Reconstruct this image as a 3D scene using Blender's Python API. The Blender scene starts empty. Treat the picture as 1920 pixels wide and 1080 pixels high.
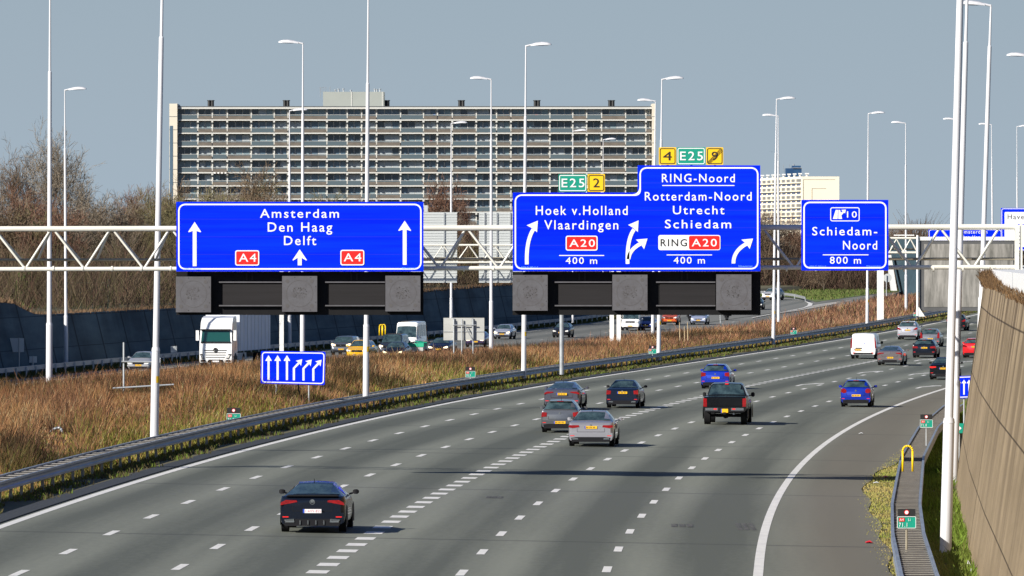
import bpy, math, random
import numpy as np
from mathutils import Vector
R = math.radians
# ---------------------------------------------------------------- camera, world, sun
F, H, YH = 12800.0, 7.6, 485.0          # focal length in px of a 1920 wide frame, eye height, horizon row
sc = bpy.context.scene
cam = bpy.data.cameras.new('camera'); camo = bpy.data.objects.new('camera', cam)
sc.collection.objects.link(camo); sc.camera = camo
cam.sensor_width = 36; cam.lens = 36 * F / 1920; cam.clip_start = 1; cam.clip_end = 20000
camo.location = (0, 0, H); camo.rotation_euler = (R(90) - math.atan((540 - YH) / F), 0, 0)
world = bpy.data.worlds.new('World'); sc.world = world; world.use_nodes = True
SUN_EL, SUN_BACK = 28.0, 42.0           # sun from the left, a little behind the camera
sd = Vector((-math.cos(R(SUN_BACK)) * math.cos(R(SUN_EL)), -math.sin(R(SUN_BACK)) * math.cos(R(SUN_EL)), math.sin(R(SUN_EL))))
wn = world.node_tree; bg = wn.nodes['Background']
sky = wn.nodes.new('ShaderNodeTexSky'); sky.sky_type = 'NISHITA'; sky.sun_disc = False
sky.sun_elevation = R(SUN_EL); sky.sun_rotation = math.atan2(sd.x, sd.y)
sky.air_density = 1.0; sky.dust_density = 1.0; sky.ozone_density = 2.0
mulk = wn.nodes.new('ShaderNodeMix'); mulk.data_type = 'RGBA'; mulk.blend_type = 'MULTIPLY'
mulk.inputs[0].default_value = 1.0; mulk.inputs[7].default_value = (0.42, 0.52, 0.72, 1)
wn.links.new(sky.outputs[0], mulk.inputs[6]); # milky haze band of the winter sky low over the horizon, fading into the clear sky above
wtc = wn.nodes.new('ShaderNodeTexCoord'); wsx = wn.nodes.new('ShaderNodeSeparateXYZ'); wmr = wn.nodes.new('ShaderNodeMapRange'); wmx = wn.nodes.new('ShaderNodeMix'); wmx.data_type = 'RGBA'
wn.links.new(wtc.outputs['Generated'], wsx.inputs[0]); wn.links.new(wsx.outputs[2], wmr.inputs[0])
wmr.inputs[1].default_value = .0; wmr.inputs[2].default_value = .14; wmr.interpolation_type = 'SMOOTHSTEP'
wmx.inputs[6].default_value = (3.15, 3.90, 4.60, 1)
wn.links.new(wmr.outputs[0], wmx.inputs[0]); wn.links.new(mulk.outputs[2], wmx.inputs[7])
wn.links.new(wmx.outputs[2], bg.inputs[0])
bg.inputs[1].default_value = 0.08
sun = bpy.data.lights.new('sun', 'SUN'); suno = bpy.data.objects.new('sun', sun); sc.collection.objects.link(suno)
sun.energy = 5.0; sun.angle = R(0.5); sun.color = (1.0, 0.95, 0.86)
suno.rotation_euler = sd.to_track_quat('Z', 'Y').to_euler()
vs = sc.view_settings; vs.view_transform = 'Standard'; vs.look = 'None'; vs.exposure = 0.55; vs.gamma = 1.0
rng = np.random.default_rng(7); random.seed(7)

# ---------------------------------------------------------------- helpers
def link(o, parent=None):
    sc.collection.objects.link(o)
    if parent is not None: o.parent = parent
    return o
def tag(o, label=None, cat=None, group=None, kind=None):
    if label: o['label'] = label
    if cat: o['category'] = cat
    if group: o['group'] = group
    if kind: o['kind'] = kind
    return o
def thing(name, label, cat, loc=(0, 0, 0), rz=0.0, group=None):
    o = bpy.data.objects.new(name, None); o.empty_display_size = .2
    o.location = loc; o.rotation_euler = (0, 0, rz); link(o)
    return tag(o, label, cat, group)
class MB:
    def __init__(s): s.v = []; s.f = []; s.m = []
    def add(s, vs_, fs, mi=0):
        b = len(s.v); s.v += [tuple(p) for p in vs_]; s.f += [tuple(i + b for i in f) for f in fs]; s.m += [mi] * len(fs)
    def box(s, x0, x1, y0, y1, z0, z1, mi=0):
        s.add([(x0, y0, z0), (x1, y0, z0), (x1, y1, z0), (x0, y1, z0), (x0, y0, z1), (x1, y0, z1), (x1, y1, z1), (x0, y1, z1)],
              [(0, 3, 2, 1), (4, 5, 6, 7), (0, 1, 5, 4), (1, 2, 6, 5), (2, 3, 7, 6), (3, 0, 4, 7)], mi)
        return s
    def tube(s, p0, p1, r0, r1=None, n=8, mi=0, caps=True):
        r1 = r0 if r1 is None else r1
        p0 = Vector(p0); p1 = Vector(p1); d = (p1 - p0)
        if d.length < 1e-6: return s
        q = d.to_track_quat('Z', 'Y'); vs_ = []
        for p, r in ((p0, r0), (p1, r1)):
            for k in range(n):
                a = 2 * math.pi * k / n; vs_.append(p + q @ Vector((math.cos(a) * r, math.sin(a) * r, 0)))
        fs = [(k, (k + 1) % n, n + (k + 1) % n, n + k) for k in range(n)]
        if caps: fs += [tuple(range(n - 1, -1, -1)), tuple(range(n, 2 * n))]
        s.add(vs_, fs, mi); return s
    def prism(s, poly, y0, y1, mi=0):            # polygon in x,z extruded from y0 (front, towards camera) to y1
        n = len(poly)
        s.add([(x, y0, z) for x, z in poly] + [(x, y1, z) for x, z in poly],
              [tuple(range(n)), tuple(range(2 * n - 1, n - 1, -1))] + [(i, i + n, (i + 1) % n + n, (i + 1) % n) for i in range(n)], mi)
        return s
    def ring(s, outer, inner, y0, y1, mi=0):
        n = len(outer); vs_ = [(x, y0, z) for x, z in outer] + [(x, y0, z) for x, z in inner] + [(x, y1, z) for x, z in outer] + [(x, y1, z) for x, z in inner]
        fs = []
        for i in range(n):
            j = (i + 1) % n
            fs += [(i, j, n + j, n + i), (i, 2 * n + i, 2 * n + j, j), (n + i, n + j, 3 * n + j, 3 * n + i)]
        s.add(vs_, fs, mi); return s
    def build(s, name, mats, parent=None, smooth=False, angle=None):
        me = bpy.data.meshes.new(name); me.from_pydata(s.v, [], s.f)
        if not isinstance(mats, (list, tuple)): mats = [mats]
        for m in mats: me.materials.append(m)
        if len(mats) > 1: me.polygons.foreach_set('material_index', s.m)
        if smooth:
            me.polygons.foreach_set('use_smooth', [True] * len(me.polygons))
            if angle: me.set_sharp_from_angle(angle=R(angle))
        me.update(); return link(bpy.data.objects.new(name, me), parent)
def np_mesh(name, V, Fc, mat, parent=None, col=None, uv=None, smooth=False):
    me = bpy.data.meshes.new(name); V = np.asarray(V, dtype=np.float32); Fc = np.asarray(Fc, dtype=np.int32)
    k = Fc.shape[1]; me.vertices.add(len(V)); me.vertices.foreach_set('co', V.ravel())
    me.loops.add(Fc.size); me.loops.foreach_set('vertex_index', Fc.ravel())
    me.polygons.add(len(Fc)); me.polygons.foreach_set('loop_start', np.arange(0, Fc.size, k, dtype=np.int32))
    if smooth: me.polygons.foreach_set('use_smooth', np.ones(len(Fc), dtype=bool))
    if col is not None:
        a = me.color_attributes.new('Col', 'FLOAT_COLOR', 'POINT')
        c = np.ones((len(V), 4), dtype=np.float32); c[:, :3] = col; a.data.foreach_set('color', c.ravel())
    if uv is not None:
        l = me.uv_layers.new(name='UVMap'); l.data.foreach_set('uv', np.asarray(uv, dtype=np.float32)[Fc.ravel()].ravel())
    me.materials.append(mat); me.update(calc_edges=True); me.validate()
    return link(bpy.data.objects.new(name, me), parent)

# ---------------------------------------------------------------- materials
def mat(name, col, rough=.6, metal=0., coat=0., emit=None, estr=1., noise=None, bump=None, spec=None):
    m = bpy.data.materials.new(name); m.use_nodes = True; nt = m.node_tree; b = nt.nodes['Principled BSDF']
    b.inputs['Base Color'].default_value = (*col, 1); b.inputs['Roughness'].default_value = rough; b.inputs['Metallic'].default_value = metal
    if coat: b.inputs['Coat Weight'].default_value = coat; b.inputs['Coat Roughness'].default_value = .03
    if spec is not None: b.inputs['Specular IOR Level'].default_value = spec
    if emit: b.inputs['Emission Color'].default_value = (*emit, 1); b.inputs['Emission Strength'].default_value = estr
    if noise:      # (scale vector, amount, second colour)
        sc_, amt, c2 = noise
        tc = nt.nodes.new('ShaderNodeTexCoord'); mp = nt.nodes.new('ShaderNodeMapping'); nz = nt.nodes.new('ShaderNodeTexNoise')
        mp.inputs['Scale'].default_value = sc_; nz.inputs['Scale'].default_value = 1; nz.inputs['Detail'].default_value = 5; nz.inputs['Roughness'].default_value = .65
        rp = nt.nodes.new('ShaderNodeMapRange'); rp.inputs[1].default_value = .38; rp.inputs[2].default_value = .66; rp.inputs[4].default_value = amt
        mx = nt.nodes.new('ShaderNodeMix'); mx.data_type = 'RGBA'; mx.inputs[6].default_value = (*col, 1); mx.inputs[7].default_value = (*c2, 1)
        nt.links.new(tc.outputs['Object'], mp.inputs[0]); nt.links.new(mp.outputs[0], nz.inputs[0]); nt.links.new(nz.outputs[0], rp.inputs[0])
        nt.links.new(rp.outputs[0], mx.inputs[0]); nt.links.new(mx.outputs[2], b.inputs['Base Color'])
        if bump:
            bp = nt.nodes.new('ShaderNodeBump'); bp.inputs['Strength'].default_value = bump; bp.inputs['Distance'].default_value = .05
            nt.links.new(nz.outputs[0], bp.inputs['Height']); nt.links.new(bp.outputs[0], b.inputs['Normal'])
    return m
def vcol_mat(name, rough=.85, transl=0.0):
    m = bpy.data.materials.new(name); m.use_nodes = True; nt = m.node_tree; b = nt.nodes['Principled BSDF']
    a = nt.nodes.new('ShaderNodeAttribute'); a.attribute_name = 'Col'; nt.links.new(a.outputs['Color'], b.inputs['Base Color'])
    b.inputs['Roughness'].default_value = rough; b.inputs['Specular IOR Level'].default_value = .15
    if transl:
        t = nt.nodes.new('ShaderNodeBsdfTranslucent'); nt.links.new(a.outputs['Color'], t.inputs[0])
        mx = nt.nodes.new('ShaderNodeMixShader'); mx.inputs[0].default_value = transl
        nt.links.new(b.outputs[0], mx.inputs[1]); nt.links.new(t.outputs[0], mx.inputs[2])
        nt.links.new(mx.outputs[0], nt.nodes['Material Output'].inputs[0])
    return m
M = {}
M['white'] = mat('white_paint', (.80, .79, .76), .45, noise=((1.5, 1.5, .25), .35, (.6, .6, .58)))
M['mast'] = mat('mast_paint', (.70, .69, .71), .38, noise=((3, 3, .25), .7, (.52, .52, .53)))
M['truss'] = mat('truss_paint', (.74, .72, .64), .5, noise=((.6, 2, 2), .6, (.55, .52, .44)))
M['chord'] = mat('weathered_chord', (.33, .29, .21), .7, noise=((.8, 3, 3), .8, (.2, .17, .12)))
M['galv'] = mat('galvanised_steel', (.48, .50, .51), .42, .55, noise=((2, 2, 2), .6, (.33, .34, .35)))
M['rail'] = mat('rail_steel', (.27, .31, .37), .42, .4, noise=((.5, .5, 4), .7, (.16, .18, .21)))
M['raildark'] = mat('rail_gap_shade', (.055, .05, .045), .8)  # dark colour painted in for the shade between the rail slats
M['railtop'] = mat('rail_spacer', (.44, .40, .33), .8, noise=((3, 3, 3), .8, (.20, .18, .15)))
M['blue'] = mat('sign_blue', (.0, .014, .72), .5, spec=.06, noise=((.10, 1, 3.4), .55, (.001, .045, .88)))
M['signwhite'] = mat('sign_white', (.80, .80, .80), .5, noise=((1.2, 1, .8), .35, (.68, .68, .68))); M['bluedark'] = mat('sign_seam', (.0, .008, .42), .6)
M['red'] = mat('sign_red', (.72, .008, .006), .5)
M['green'] = mat('sign_green', (.0, .27, .18), .5)
M['yellow'] = mat('sign_yellow', (.86, .52, .005), .5)
M['black'] = mat('sign_black', (.015, .015, .015), .5)
M['cyan'] = mat('sign_small_print', (.25, .55, .85), .5)
M['board'] = mat('board_black', (.009, .009, .010), .7, spec=.15, noise=((2, 2, .6), .5, (.014, .013, .013)))
M['boardlite'] = mat('board_louvre', (.024, .022, .023), .7, spec=.15, noise=((.3, 1, 9), .6, (.016, .015, .015)))
M['matrix'] = mat('matrix_face', (.112, .110, .118), .6, spec=.2, noise=((4, 4, 4), .5, (.075, .068, .071)))
M['matrixdark'] = mat('matrix_marks', (.082, .076, .076), .6)
M['signback'] = mat('aluminium_back', (.55, .57, .56), .5, .3)
M['pale'] = mat('pale_back', (.47, .47, .44), .6, noise=((1, 1, 2), .5, (.36, .36, .34)))
M['glass'] = mat('car_glass', (.010, .020, .026), .07, 0, .3, noise=((1.6, .8, 2.6), .9, (.06, .10, .11)))  # lighter patches painted in for daylight seen through the cabin
M['tyre'] = mat('tyre_rubber', (.010, .010, .011), .85, spec=.15)
M['rim'] = mat('wheel_rim', (.32, .33, .35), .3, .8)
M['plastic'] = mat('black_plastic', (.010, .010, .012), .6, spec=.15)
M['tail'] = mat('tail_lamp', (.30, .003, .005), .15, 0, .8, noise=((9, 9, 14), .7, (.11, .002, .004)))
M['taillit'] = mat('brake_lamp', (.50, .01, .01), .2, 0, .6, emit=(1, .03, .01), estr=.25)
M['head'] = mat('head_lamp', (.75, .75, .72), .15, 0, .8)
M['headlit'] = mat('head_lamp_lit', (.9, .8, .6), .2, 0, .5, emit=(1, .72, .38), estr=1.6)
M['orange'] = mat('indicator', (.8, .22, .01), .3)
M['plate'] = mat('plate_yellow', (.80, .44, .0), .5)
M['platewhite'] = mat('plate_white', (.75, .72, .72), .5)
M['plateink'] = mat('plate_characters', (.10, .06, .01), .6)
M['platered'] = mat('plate_red_characters', (.45, .05, .08), .6)
M['plateblue'] = mat('plate_blue_strip', (.01, .05, .4), .5)
M['chrome'] = mat('chrome', (.7, .7, .7), .15, 1)
M['ground'] = mat('soil', (.12, .095, .05), .95, noise=((.6, .6, .6), .9, (.075, .085, .03)))
M['trunk'] = mat('bark', (.105, .085, .062), .9)
M['greenrail'] = mat('green_steel', (.01, .05, .045), .5)
M['hoop'] = mat('yellow_hoop', (.85, .56, .0), .4)
GR = vcol_mat('dry_grass', .9, .25); TW = vcol_mat('twigs', .9, 0)

def paint(name, col, metal=.0, rough=.28): return mat(name, col, rough, metal, 1.0) if sum(col) > .10 else mat(name, tuple(c * .6 for c in col), .22, 0, .35, spec=.35)

# ---------------------------------------------------------------- alignment of the two carriageways
def rise(Y):
    if Y < 450: return 0.0
    if Y < 750: return 1.9e-5 * (Y - 450) ** 2
    if Y < 950: return 1.71 + .0114 * (Y - 750)
    return 3.99
def solve(px, py, hz=0.0):               # the point at height rise+hz seen at a pixel
    Y = 400.0
    for _ in range(60):
        Y = .5 * Y + .5 * F * (H - rise(Y) - hz) / (py - YH)
    return (px - 960) / F * Y, Y
edge_px = [(0, 989), (240, 911), (480, 838), (700, 783), (912, 739), (1037, 720), (1148, 702), (1298, 681), (1426, 662), (1560, 638), (1684, 618), (1774, 602)]
pts = [(-15.55, 174.0), (-14.95, 185.0)] + [solve(*p) for p in edge_px]
XRc = np.polyfit([p[1] for p in pts], [p[0] for p in pts], 4)
YMAXR = pts[-1][1]; YMINR = pts[0][1]
def XR(Y):
    def q(y): return float(np.polyval(XRc, y))
    if Y > YMAXR: s = (q(YMAXR) - q(YMAXR - 20)) / 20; return q(YMAXR) + s * (Y - YMAXR)
    if Y < YMINR: s = (q(YMINR + 20) - q(YMINR)) / 20; return q(YMINR) + s * (Y - YMINR)
    return q(Y)
def dX(fn, Y): return (fn(Y + 2) - fn(Y - 2)) / 4
def zL(Y): return float(np.interp(Y, [0, 620, 700, 785, 850, 915, 1000, 1200], [-.6, -.5, -.3, .2, .9, 1.9, 2.6, 3.5]))
def solveL(px, py, hz=0.0):
    Y = 600.0
    for _ in range(80): Y = .6 * Y + .4 * F * (H - zL(Y) - hz) / (py - YH)
    return (px - 960) / F * Y, Y
lf_px = [(0, 690), (100, 683), (290, 670), (375, 661), (550, 645), (700, 630), (790, 622), (1000, 605), (1080, 596)]
pf = [solveL(px, py, .7) for px, py in lf_px]
XLfc = np.polyfit([p[1] for p in pf], [p[0] for p in pf], 2)
YF0, YF1 = pf[0][1], pf[-1][1]
def XLf(Y):                               # left carriageway, far edge (foot of its rail)
    def q(y): return float(np.polyval(XLfc, y))
    if Y > YF1: return q(YF1) + (q(YF1) - q(YF1 - 20)) / 20 * (Y - YF1)
    if Y < YF0: return q(YF0) + (q(YF0 + 20) - q(YF0)) / 20 * (Y - YF0)
    return q(Y)
_n = [(150, -37), (200, -33), (330, -25), (441, -15.5), (512, -5), (595, 8), (686, 22), (750, 31), (850, 43), (950, 55), (1100, 74)]
def XLn(Y): return float(np.interp(Y, [a for a, b in _n], [b for a, b in _n]))
_pl = [(100, .95), (335, 1.15), (375, .95), (465, .4), (528, .1), (573, .3), (617, .5), (655, .5), (690, .7), (715, 1.1), (740, 1.5), (775, 1.9), (900, 3.0), (1100, 4)]
def median_z(t, Y):                       # t = 0 at the right carriageway, 1 at the oncoming one
    z0 = np.interp(Y, Yr_, Rr_) + .03; zp = np.interp(Y, [a for a, b in _pl], [b for a, b in _pl]); z1 = np.interp(Y, Yr_, Zr_)
    return np.where(t < .35, z0 + (zp - z0) * t / .35, np.where(t < .86, zp, zp + (z1 - zp) * (t - .86) / .14))
Yr_ = np.arange(50, 1400, 2.0); Rr_ = np.array([rise(y) for y in Yr_]); Zr_ = np.array([zL(y) for y in Yr_])
def off2xy(off, Y):
    s = dX(XR, Y); k = math.hypot(1, s); return XR(Y) + off / k, Y - off * s / k
def gz(X, Y):
    s = dX(XR, Y); off = (X - XR(Y)) / math.hypot(1, s); r = rise(Y)
    if off >= 0: return r - .017 * min(off, 30)
    if off > -3: return r + .03
    xm = XR(Y) - 3 * math.hypot(1, s); xn = XLn(Y)
    if X > xn and xm > xn:
        return float(median_z((xm - X) / max(xm - xn, .1), Y))
    return zL(Y)
def at(px, py):                           # ground point seen at a pixel
    Y = 300.0
    for _ in range(80):
        X = (px - 960) / F * Y
        Y = .5 * Y + .5 * F * (H - gz(X, Y)) / (py - YH)
    X = (px - 960) / F * Y
    return X, Y, gz(X, Y)
def P(px, py, Y): return ((px - 960) / F * Y, Y, H - (py - YH) / F * Y)
def XW(Y): return float(np.interp(Y, [-60, 100, 173, 207.7, 248, 262], [6.5, 7.8, 11.65, 13.6, 16.05, 17.1])) if Y < 262 else XR(Y) + 17.1 - XR(262)
_wt = [(0, 563), (28, 566), (62, 588), (80, 590), (300, 579), (420, 574), (800, 545), (960, 532), (1060, 548), (1130, 588)]
def left_wall_top(X, Y):
    px = 960 + X / Y * F; py = float(np.interp(px, [a for a, b in _wt], [b for a, b in _wt]))
    return H - (py - YH) / F * Y

# ---------------------------------------------------------------- ground sheet
YS = list(np.arange(-400, 100, 20.0)) + list(np.arange(100, 960, 5.0)) + [1000, 1100, 1300, 1700, 2500, 5000]
def ground_row(Y):
    xr = XR(min(Y, 1000)); k = math.hypot(1, dX(XR, Y)); xn = min(XLn(Y), xr - 4); xf = min(XLf(Y), xn - 3); r = rise(Y)
    l = zL(Y); wt = max(left_wall_top(XLf(max(Y, 430)) - 2.6, max(Y, 430)), l + 1.0) if Y < 900 else l + .9
    cols = [(-3000, wt + .2), (-500, wt), (-120, wt), (xf - 5.5, wt - .1), (xf - 3.9, wt - .25), (xf - 3.4, l - .1), (xf - 1.5, l - .02), (xf, l - .02)]
    cols += [(xn, l - .02)]
    xm = xr - 3 * k
    for i in range(1, 17):
        t = i / 16; x = xn + (xm - xn) * t; cols.append((x, float(median_z(1 - t, Y))))
    cols += [(xr - 1, r + .02), (xr, r - .03)]
    for o in (5, 10, 15, 20, 24.5, 26): cols.append((xr + o * k, r - .017 * o - .03))
    xw = XW(Y)
    zt = 6.7 if Y < 420 else r + .2
    cols += [(xw + .3, r - .50), (xw + 1.9, max(zt - .5, r - .4)), (xw + 4, zt), (xw + 40, zt), (xw + 400, zt), (4000, zt)]
    return cols
V = []; rows = []
for Y in YS:
    c = ground_row(Y); rows.append(len(c)); V += [(x, Y, z) for x, z in c]
n = rows[0]; Fq = [(r * n + i, r * n + i + 1, (r + 1) * n + i + 1, (r + 1) * n + i) for r in range(len(YS) - 1) for i in range(n - 1)]
g = np_mesh('ground', V, Fq, M['ground']); tag(g, kind='structure')

# ---------------------------------------------------------------- roads
def road_material(name, base, c2, lanes=3.72):
    m = bpy.data.materials.new(name); m.use_nodes = True; nt = m.node_tree; b = nt.nodes['Principled BSDF']; N = nt.nodes.new; L = nt.links.new
    uv = N('ShaderNodeUVMap'); uv.uv_map = 'UVMap'; sx = N('ShaderNodeSeparateXYZ'); L(uv.outputs[0], sx.inputs[0])
    def math_(op, a, bb=None):
        q = N('ShaderNodeMath'); q.operation = op
        for i, x in enumerate((a, bb)):
            if x is None: continue
            if isinstance(x, (int, float)): q.inputs[i].default_value = x
            else: L(x, q.inputs[i])
        return q.outputs[0]
    # wheel paths: two darker bands per lane, centre of lane slightly dark from drips
    ph = math_('MULTIPLY', sx.outputs[0], 2 * math.pi / lanes)
    band = math_('COSINE', ph)                           # +1 on the line, -1 lane centre
    stre = N('ShaderNodeTexNoise'); mp = N('ShaderNodeMapping'); mp.inputs['Scale'].default_value = (.55, .012, 1); L(uv.outputs[0], mp.inputs[0]); L(mp.outputs[0], stre.inputs[0])
    stre.inputs['Scale'].default_value = 1; stre.inputs['Detail'].default_value = 4
    fine = N('ShaderNodeTexNoise'); mp2 = N('ShaderNodeMapping'); mp2.inputs['Scale'].default_value = (5, 1.2, 1); L(uv.outputs[0], mp2.inputs[0]); L(mp2.outputs[0], fine.inputs[0])
    fine.inputs['Scale'].default_value = 1; fine.inputs['Detail'].default_value = 8; fine.inputs['Roughness'].default_value = .8
    t = math_('ADD', math_('MULTIPLY', band, .42), math_('MULTIPLY', math_('SUBTRACT', stre.outputs[0], .5), 2.0))
    t = math_('ADD', math_('ADD', t, math_('MULTIPLY', math_('SUBTRACT', fine.outputs[0], .5), 1.0)), .42)
    mx = N('ShaderNodeMix'); mx.data_type = 'RGBA'; mx.inputs[6].default_value = (*base, 1); mx.inputs[7].default_value = (*c2, 1); L(t, mx.inputs[0]); mx.clamp_factor = True
    # shoulder (u beyond 21.8): browner
    sh = N('ShaderNodeMapRange'); sh.inputs[1].default_value = 21.6; sh.inputs[2].default_value = 23.5; L(sx.outputs[0], sh.inputs[0])
    mx2 = N('ShaderNodeMix'); mx2.data_type = 'RGBA'; mx2.inputs[7].default_value = (.155, .140, .112, 1)
    L(math_('MULTIPLY', sh.outputs[0], .75), mx2.inputs[0]); L(mx.outputs[2], mx2.inputs[6])
    # transverse construction seams
    sm = math_('ABSOLUTE', math_('SUBTRACT', math_('FRACT', math_('MULTIPLY', math_('ADD', sx.outputs[1], -7.125 + 407.5), 1 / 40.75)), .5))
    seam = N('ShaderNodeMapRange'); seam.inputs[1].default_value = .009; seam.inputs[2].default_value = .0; L(sm, seam.inputs[0])
    mx3 = N('ShaderNodeMix'); mx3.data_type = 'RGBA'; mx3.inputs[7].default_value = (.035, .035, .035, 1)
    L(math_('MULTIPLY', seam.outputs[0], .7), mx3.inputs[0]); L(mx2.outputs[2], mx3.inputs[6])
    L(mx3.outputs[2], b.inputs['Base Color']); b.inputs['Roughness'].default_value = .85; b.inputs['Specular IOR Level'].default_value = .25
    return m
M['asphalt'] = road_material('asphalt', (.088, .095, .080), (.190, .198, .165))
M['asphalt2'] = road_material('asphalt_oncoming', (.12, .125, .115), (.18, .18, .165))
M['mark'] = mat('road_paint', (.72, .70, .66), .6, noise=((3, 1, 1), .5, (.52, .51, .48)))
RY = np.concatenate([np.arange(-390, 110, 20.0), np.arange(110, 900, 3.0)])
offs = [-.6, 0, 5, 10, 15, 20, 22, 25.05]
V = []; UV = []
for Y in RY:
    for o in offs:
        oo = o + (.15 * math.sin(Y * .07) + .12 * math.sin(Y * .31) + 1.7 * max(0, min(1, (Y - 245) / 55)) if o > 24 else 0)
        x, y = off2xy(oo, Y); V.append((x, y, gz(x, y) + (.0 if oo >= 0 else -.02) + .004)); UV.append((oo, Y))
n = len(offs); Fq = [(r * n + i, r * n + i + 1, (r + 1) * n + i + 1, (r + 1) * n + i) for r in range(len(RY) - 1) for i in range(n - 1)]
road = np_mesh('motorway_road', V, Fq, M['asphalt'], uv=UV); tag(road, kind='structure')
V = []; UV = []
for Y in np.concatenate([np.arange(-390, 110, 20.0), np.arange(110, 1000, 5.0)]):
    a, b = XLf(Y) + .6, XLn(Y) - .5
    for t in (0, .5, 1): V.append((a + (b - a) * t, Y, zL(Y))); UV.append((t * 19, Y))
Fq = [(r * 3 + i, r * 3 + i + 1, (r + 1) * 3 + i + 1, (r + 1) * 3 + i) for r in range(len(V) // 3 - 1) for i in range(2)]
road2 = np_mesh('oncoming_road', V, Fq, M['asphalt2'], uv=UV); tag(road2, kind='structure')

mk = MB()
def strip(o0, o1, ya, yb, step=4.0, dz=.010):
    ys = np.linspace(ya, yb, max(2, int((yb - ya) / step) + 1)); vs_ = []
    for Y in ys:
        for o in (o0, o1): x, y = off2xy(o, Y); vs_.append((x, y, gz(x, y) + dz))
    mk.add(vs_, [(2 * i, 2 * i + 1, 2 * i + 3, 2 * i + 2) for i in range(len(ys) - 1)])
strip(.02, .30, 110, 880)
def SOL(Y): t = max(0, min(1, (Y - 150) / 280)); return 21.12 + 2.13 * t ** .8
ys = np.arange(112, 880, 4.0); vs_ = []
for Y in ys:
    for o in (SOL(Y), SOL(Y) + .25): x, y = off2xy(o, Y); vs_.append((x, y, gz(x, y) + .010))
mk.add(vs_, [(2 * i, 2 * i + 1, 2 * i + 3, 2 * i + 2) for i in range(len(ys) - 1)])
LANE = 3.62
for o, y0 in ((LANE, 190.6), (2 * LANE, 195.3), (4 * LANE, 195.0), (5 * LANE, 198.3)):
    for k in range(-5, 58):
        Y = y0 + 12.15 * k; k_ = SOL(Y) / 21.9; strip(o * k_ - .11, o * k_ + .11, Y - 1.6, Y + 1.6)
for k in range(-12, 100):
    Y = 190 + 4.05 * k
    if Y < 520: k_ = SOL(Y) / 21.9; strip(3 * LANE * k_ - .26, 3 * LANE * k_ + .26, Y - .85, Y + .85)
def merge_arrow(px, py):
    X, Y, z = at(px, py)
    s = dX(XR, Y); off = (X - XR(Y)) / math.hypot(1, s)
    poly = [(-.1, -5.5), (.1, -5.5), (.1, -1), (.75, 3.4), (1.0, 3.2), (.95, 5.2), (.2, 4.0), (.45, 3.8), (-.1, -.6)]
    vs_ = []
    for o, dy in poly: x, y = off2xy(off + o, Y + dy); vs_.append((x, y, gz(x, y) + .010))
    mk.add(vs_, [(0, 1, 2, 8), (2, 3, 7, 8), (3, 4, 5), (3, 5, 6, 7)])
for p in ((1510, 720), (1625, 697), (1720, 700), (1733, 724), (1730, 674), (1815, 677)): merge_arrow(*p)
o = mk.build('lane_markings', M['mark'], road); tag(o, kind='structure')
mk = MB(); strip(-.85, -.12, 112, 700, 4, .008); tag(mk.build('edge_shade_strip', mat('edge_shade_dark', (.028, .032, .036), .8), None), kind='structure')  # dark strip painted in for the shaded asphalt edge outside the white line
mk = MB()
def strip2(fn, ya, yb, w=.2, dz=.02, step=4):
    ys = np.linspace(ya, yb, max(2, int((yb - ya) / step) + 1))
    mk.add([(fn(Y) + s_, Y, zL(Y) + dz) for Y in ys for s_ in (-w / 2, w / 2)], [(2 * i, 2 * i + 1, 2 * i + 3, 2 * i + 2) for i in range(len(ys) - 1)])
strip2(lambda Y: XLn(Y) - 1.1, 150, 740, .3); strip2(lambda Y: XLf(Y) + (3.6 if Y < 560 else 2.6), 150, 735, .22)
for fr in (.42, .62, .8):
    for k in range(50): strip2(lambda Y: XLf(Y) * (1 - fr) + XLn(Y) * fr, 200 + 12 * k, 203 + 12 * k, .16)
o = mk.build('lane_markings', M['mark'], road2); tag(o, kind='structure')
M['patch'] = mat('tar_patch', (.045, .045, .043), .9, noise=((6, .6, 1), .9, (.10, .10, .09)))
for nm, px, py, w, l in (('asphalt_patch', 1395, 988, .5, 5.0), ('asphalt_patch', 925, 933, .5, 1.6), ('asphalt_patch', 1276, 986, .6, 2.2)):
    X, Y, z = at(px, py); b = MB()
    for k in range(3):
        xx = X - w / 2 + k * w / 2.6; b.add([(xx, Y - l / 2, gz(xx, Y - l / 2) + .013), (xx + w * .3, Y - l / 2, gz(xx + w * .3, Y - l / 2) + .013), (xx + w * .3 + .05, Y + l / 2, gz(xx, Y + l / 2) + .013), (xx + .05, Y + l / 2, gz(xx, Y + l / 2) + .013)], [(0, 1, 2, 3)])
    tag(b.build(nm, M['patch'], road), kind='structure')
# ramp that joins the oncoming carriageway, with its pale gore
def pxsurf(name, pxs, hz, mt, dz=0.0, kind='structure'):
    vs_ = []
    for px, py in pxs:
        x, y = solveL(px, py, hz); vs_.append((x, y, zL(y) + hz + dz))
    b = MB(); b.add(vs_, [tuple(range(len(vs_)))]); o = b.build(name, mt); tag(o, kind=kind); return o
pxsurf('ramp_road', [(1330, 604), (1440, 588), (1545, 572), (1620, 560), (1740, 548), (1740, 541), (1640, 552), (1525, 567), (1512, 562), (1480, 558), (1430, 557), (1330, 560)], .03, M['asphalt2'], 0)
M['gore'] = mat('pale_gore', (.42, .40, .36), .8, noise=((.2, .05, 1), .6, (.3, .29, .26)))
pxsurf('gore_paving', [(1440, 590), (1490, 580), (1535, 570), (1600, 562), (1560, 571), (1500, 582)], .05, M['gore'])
b = MB(); arc = [(1430, 557.5), (1480, 560.5), (1508, 564), (1520, 569), (1518, 573), (1500, 579), (1460, 586), (1410, 596)]
vs_ = []
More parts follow.
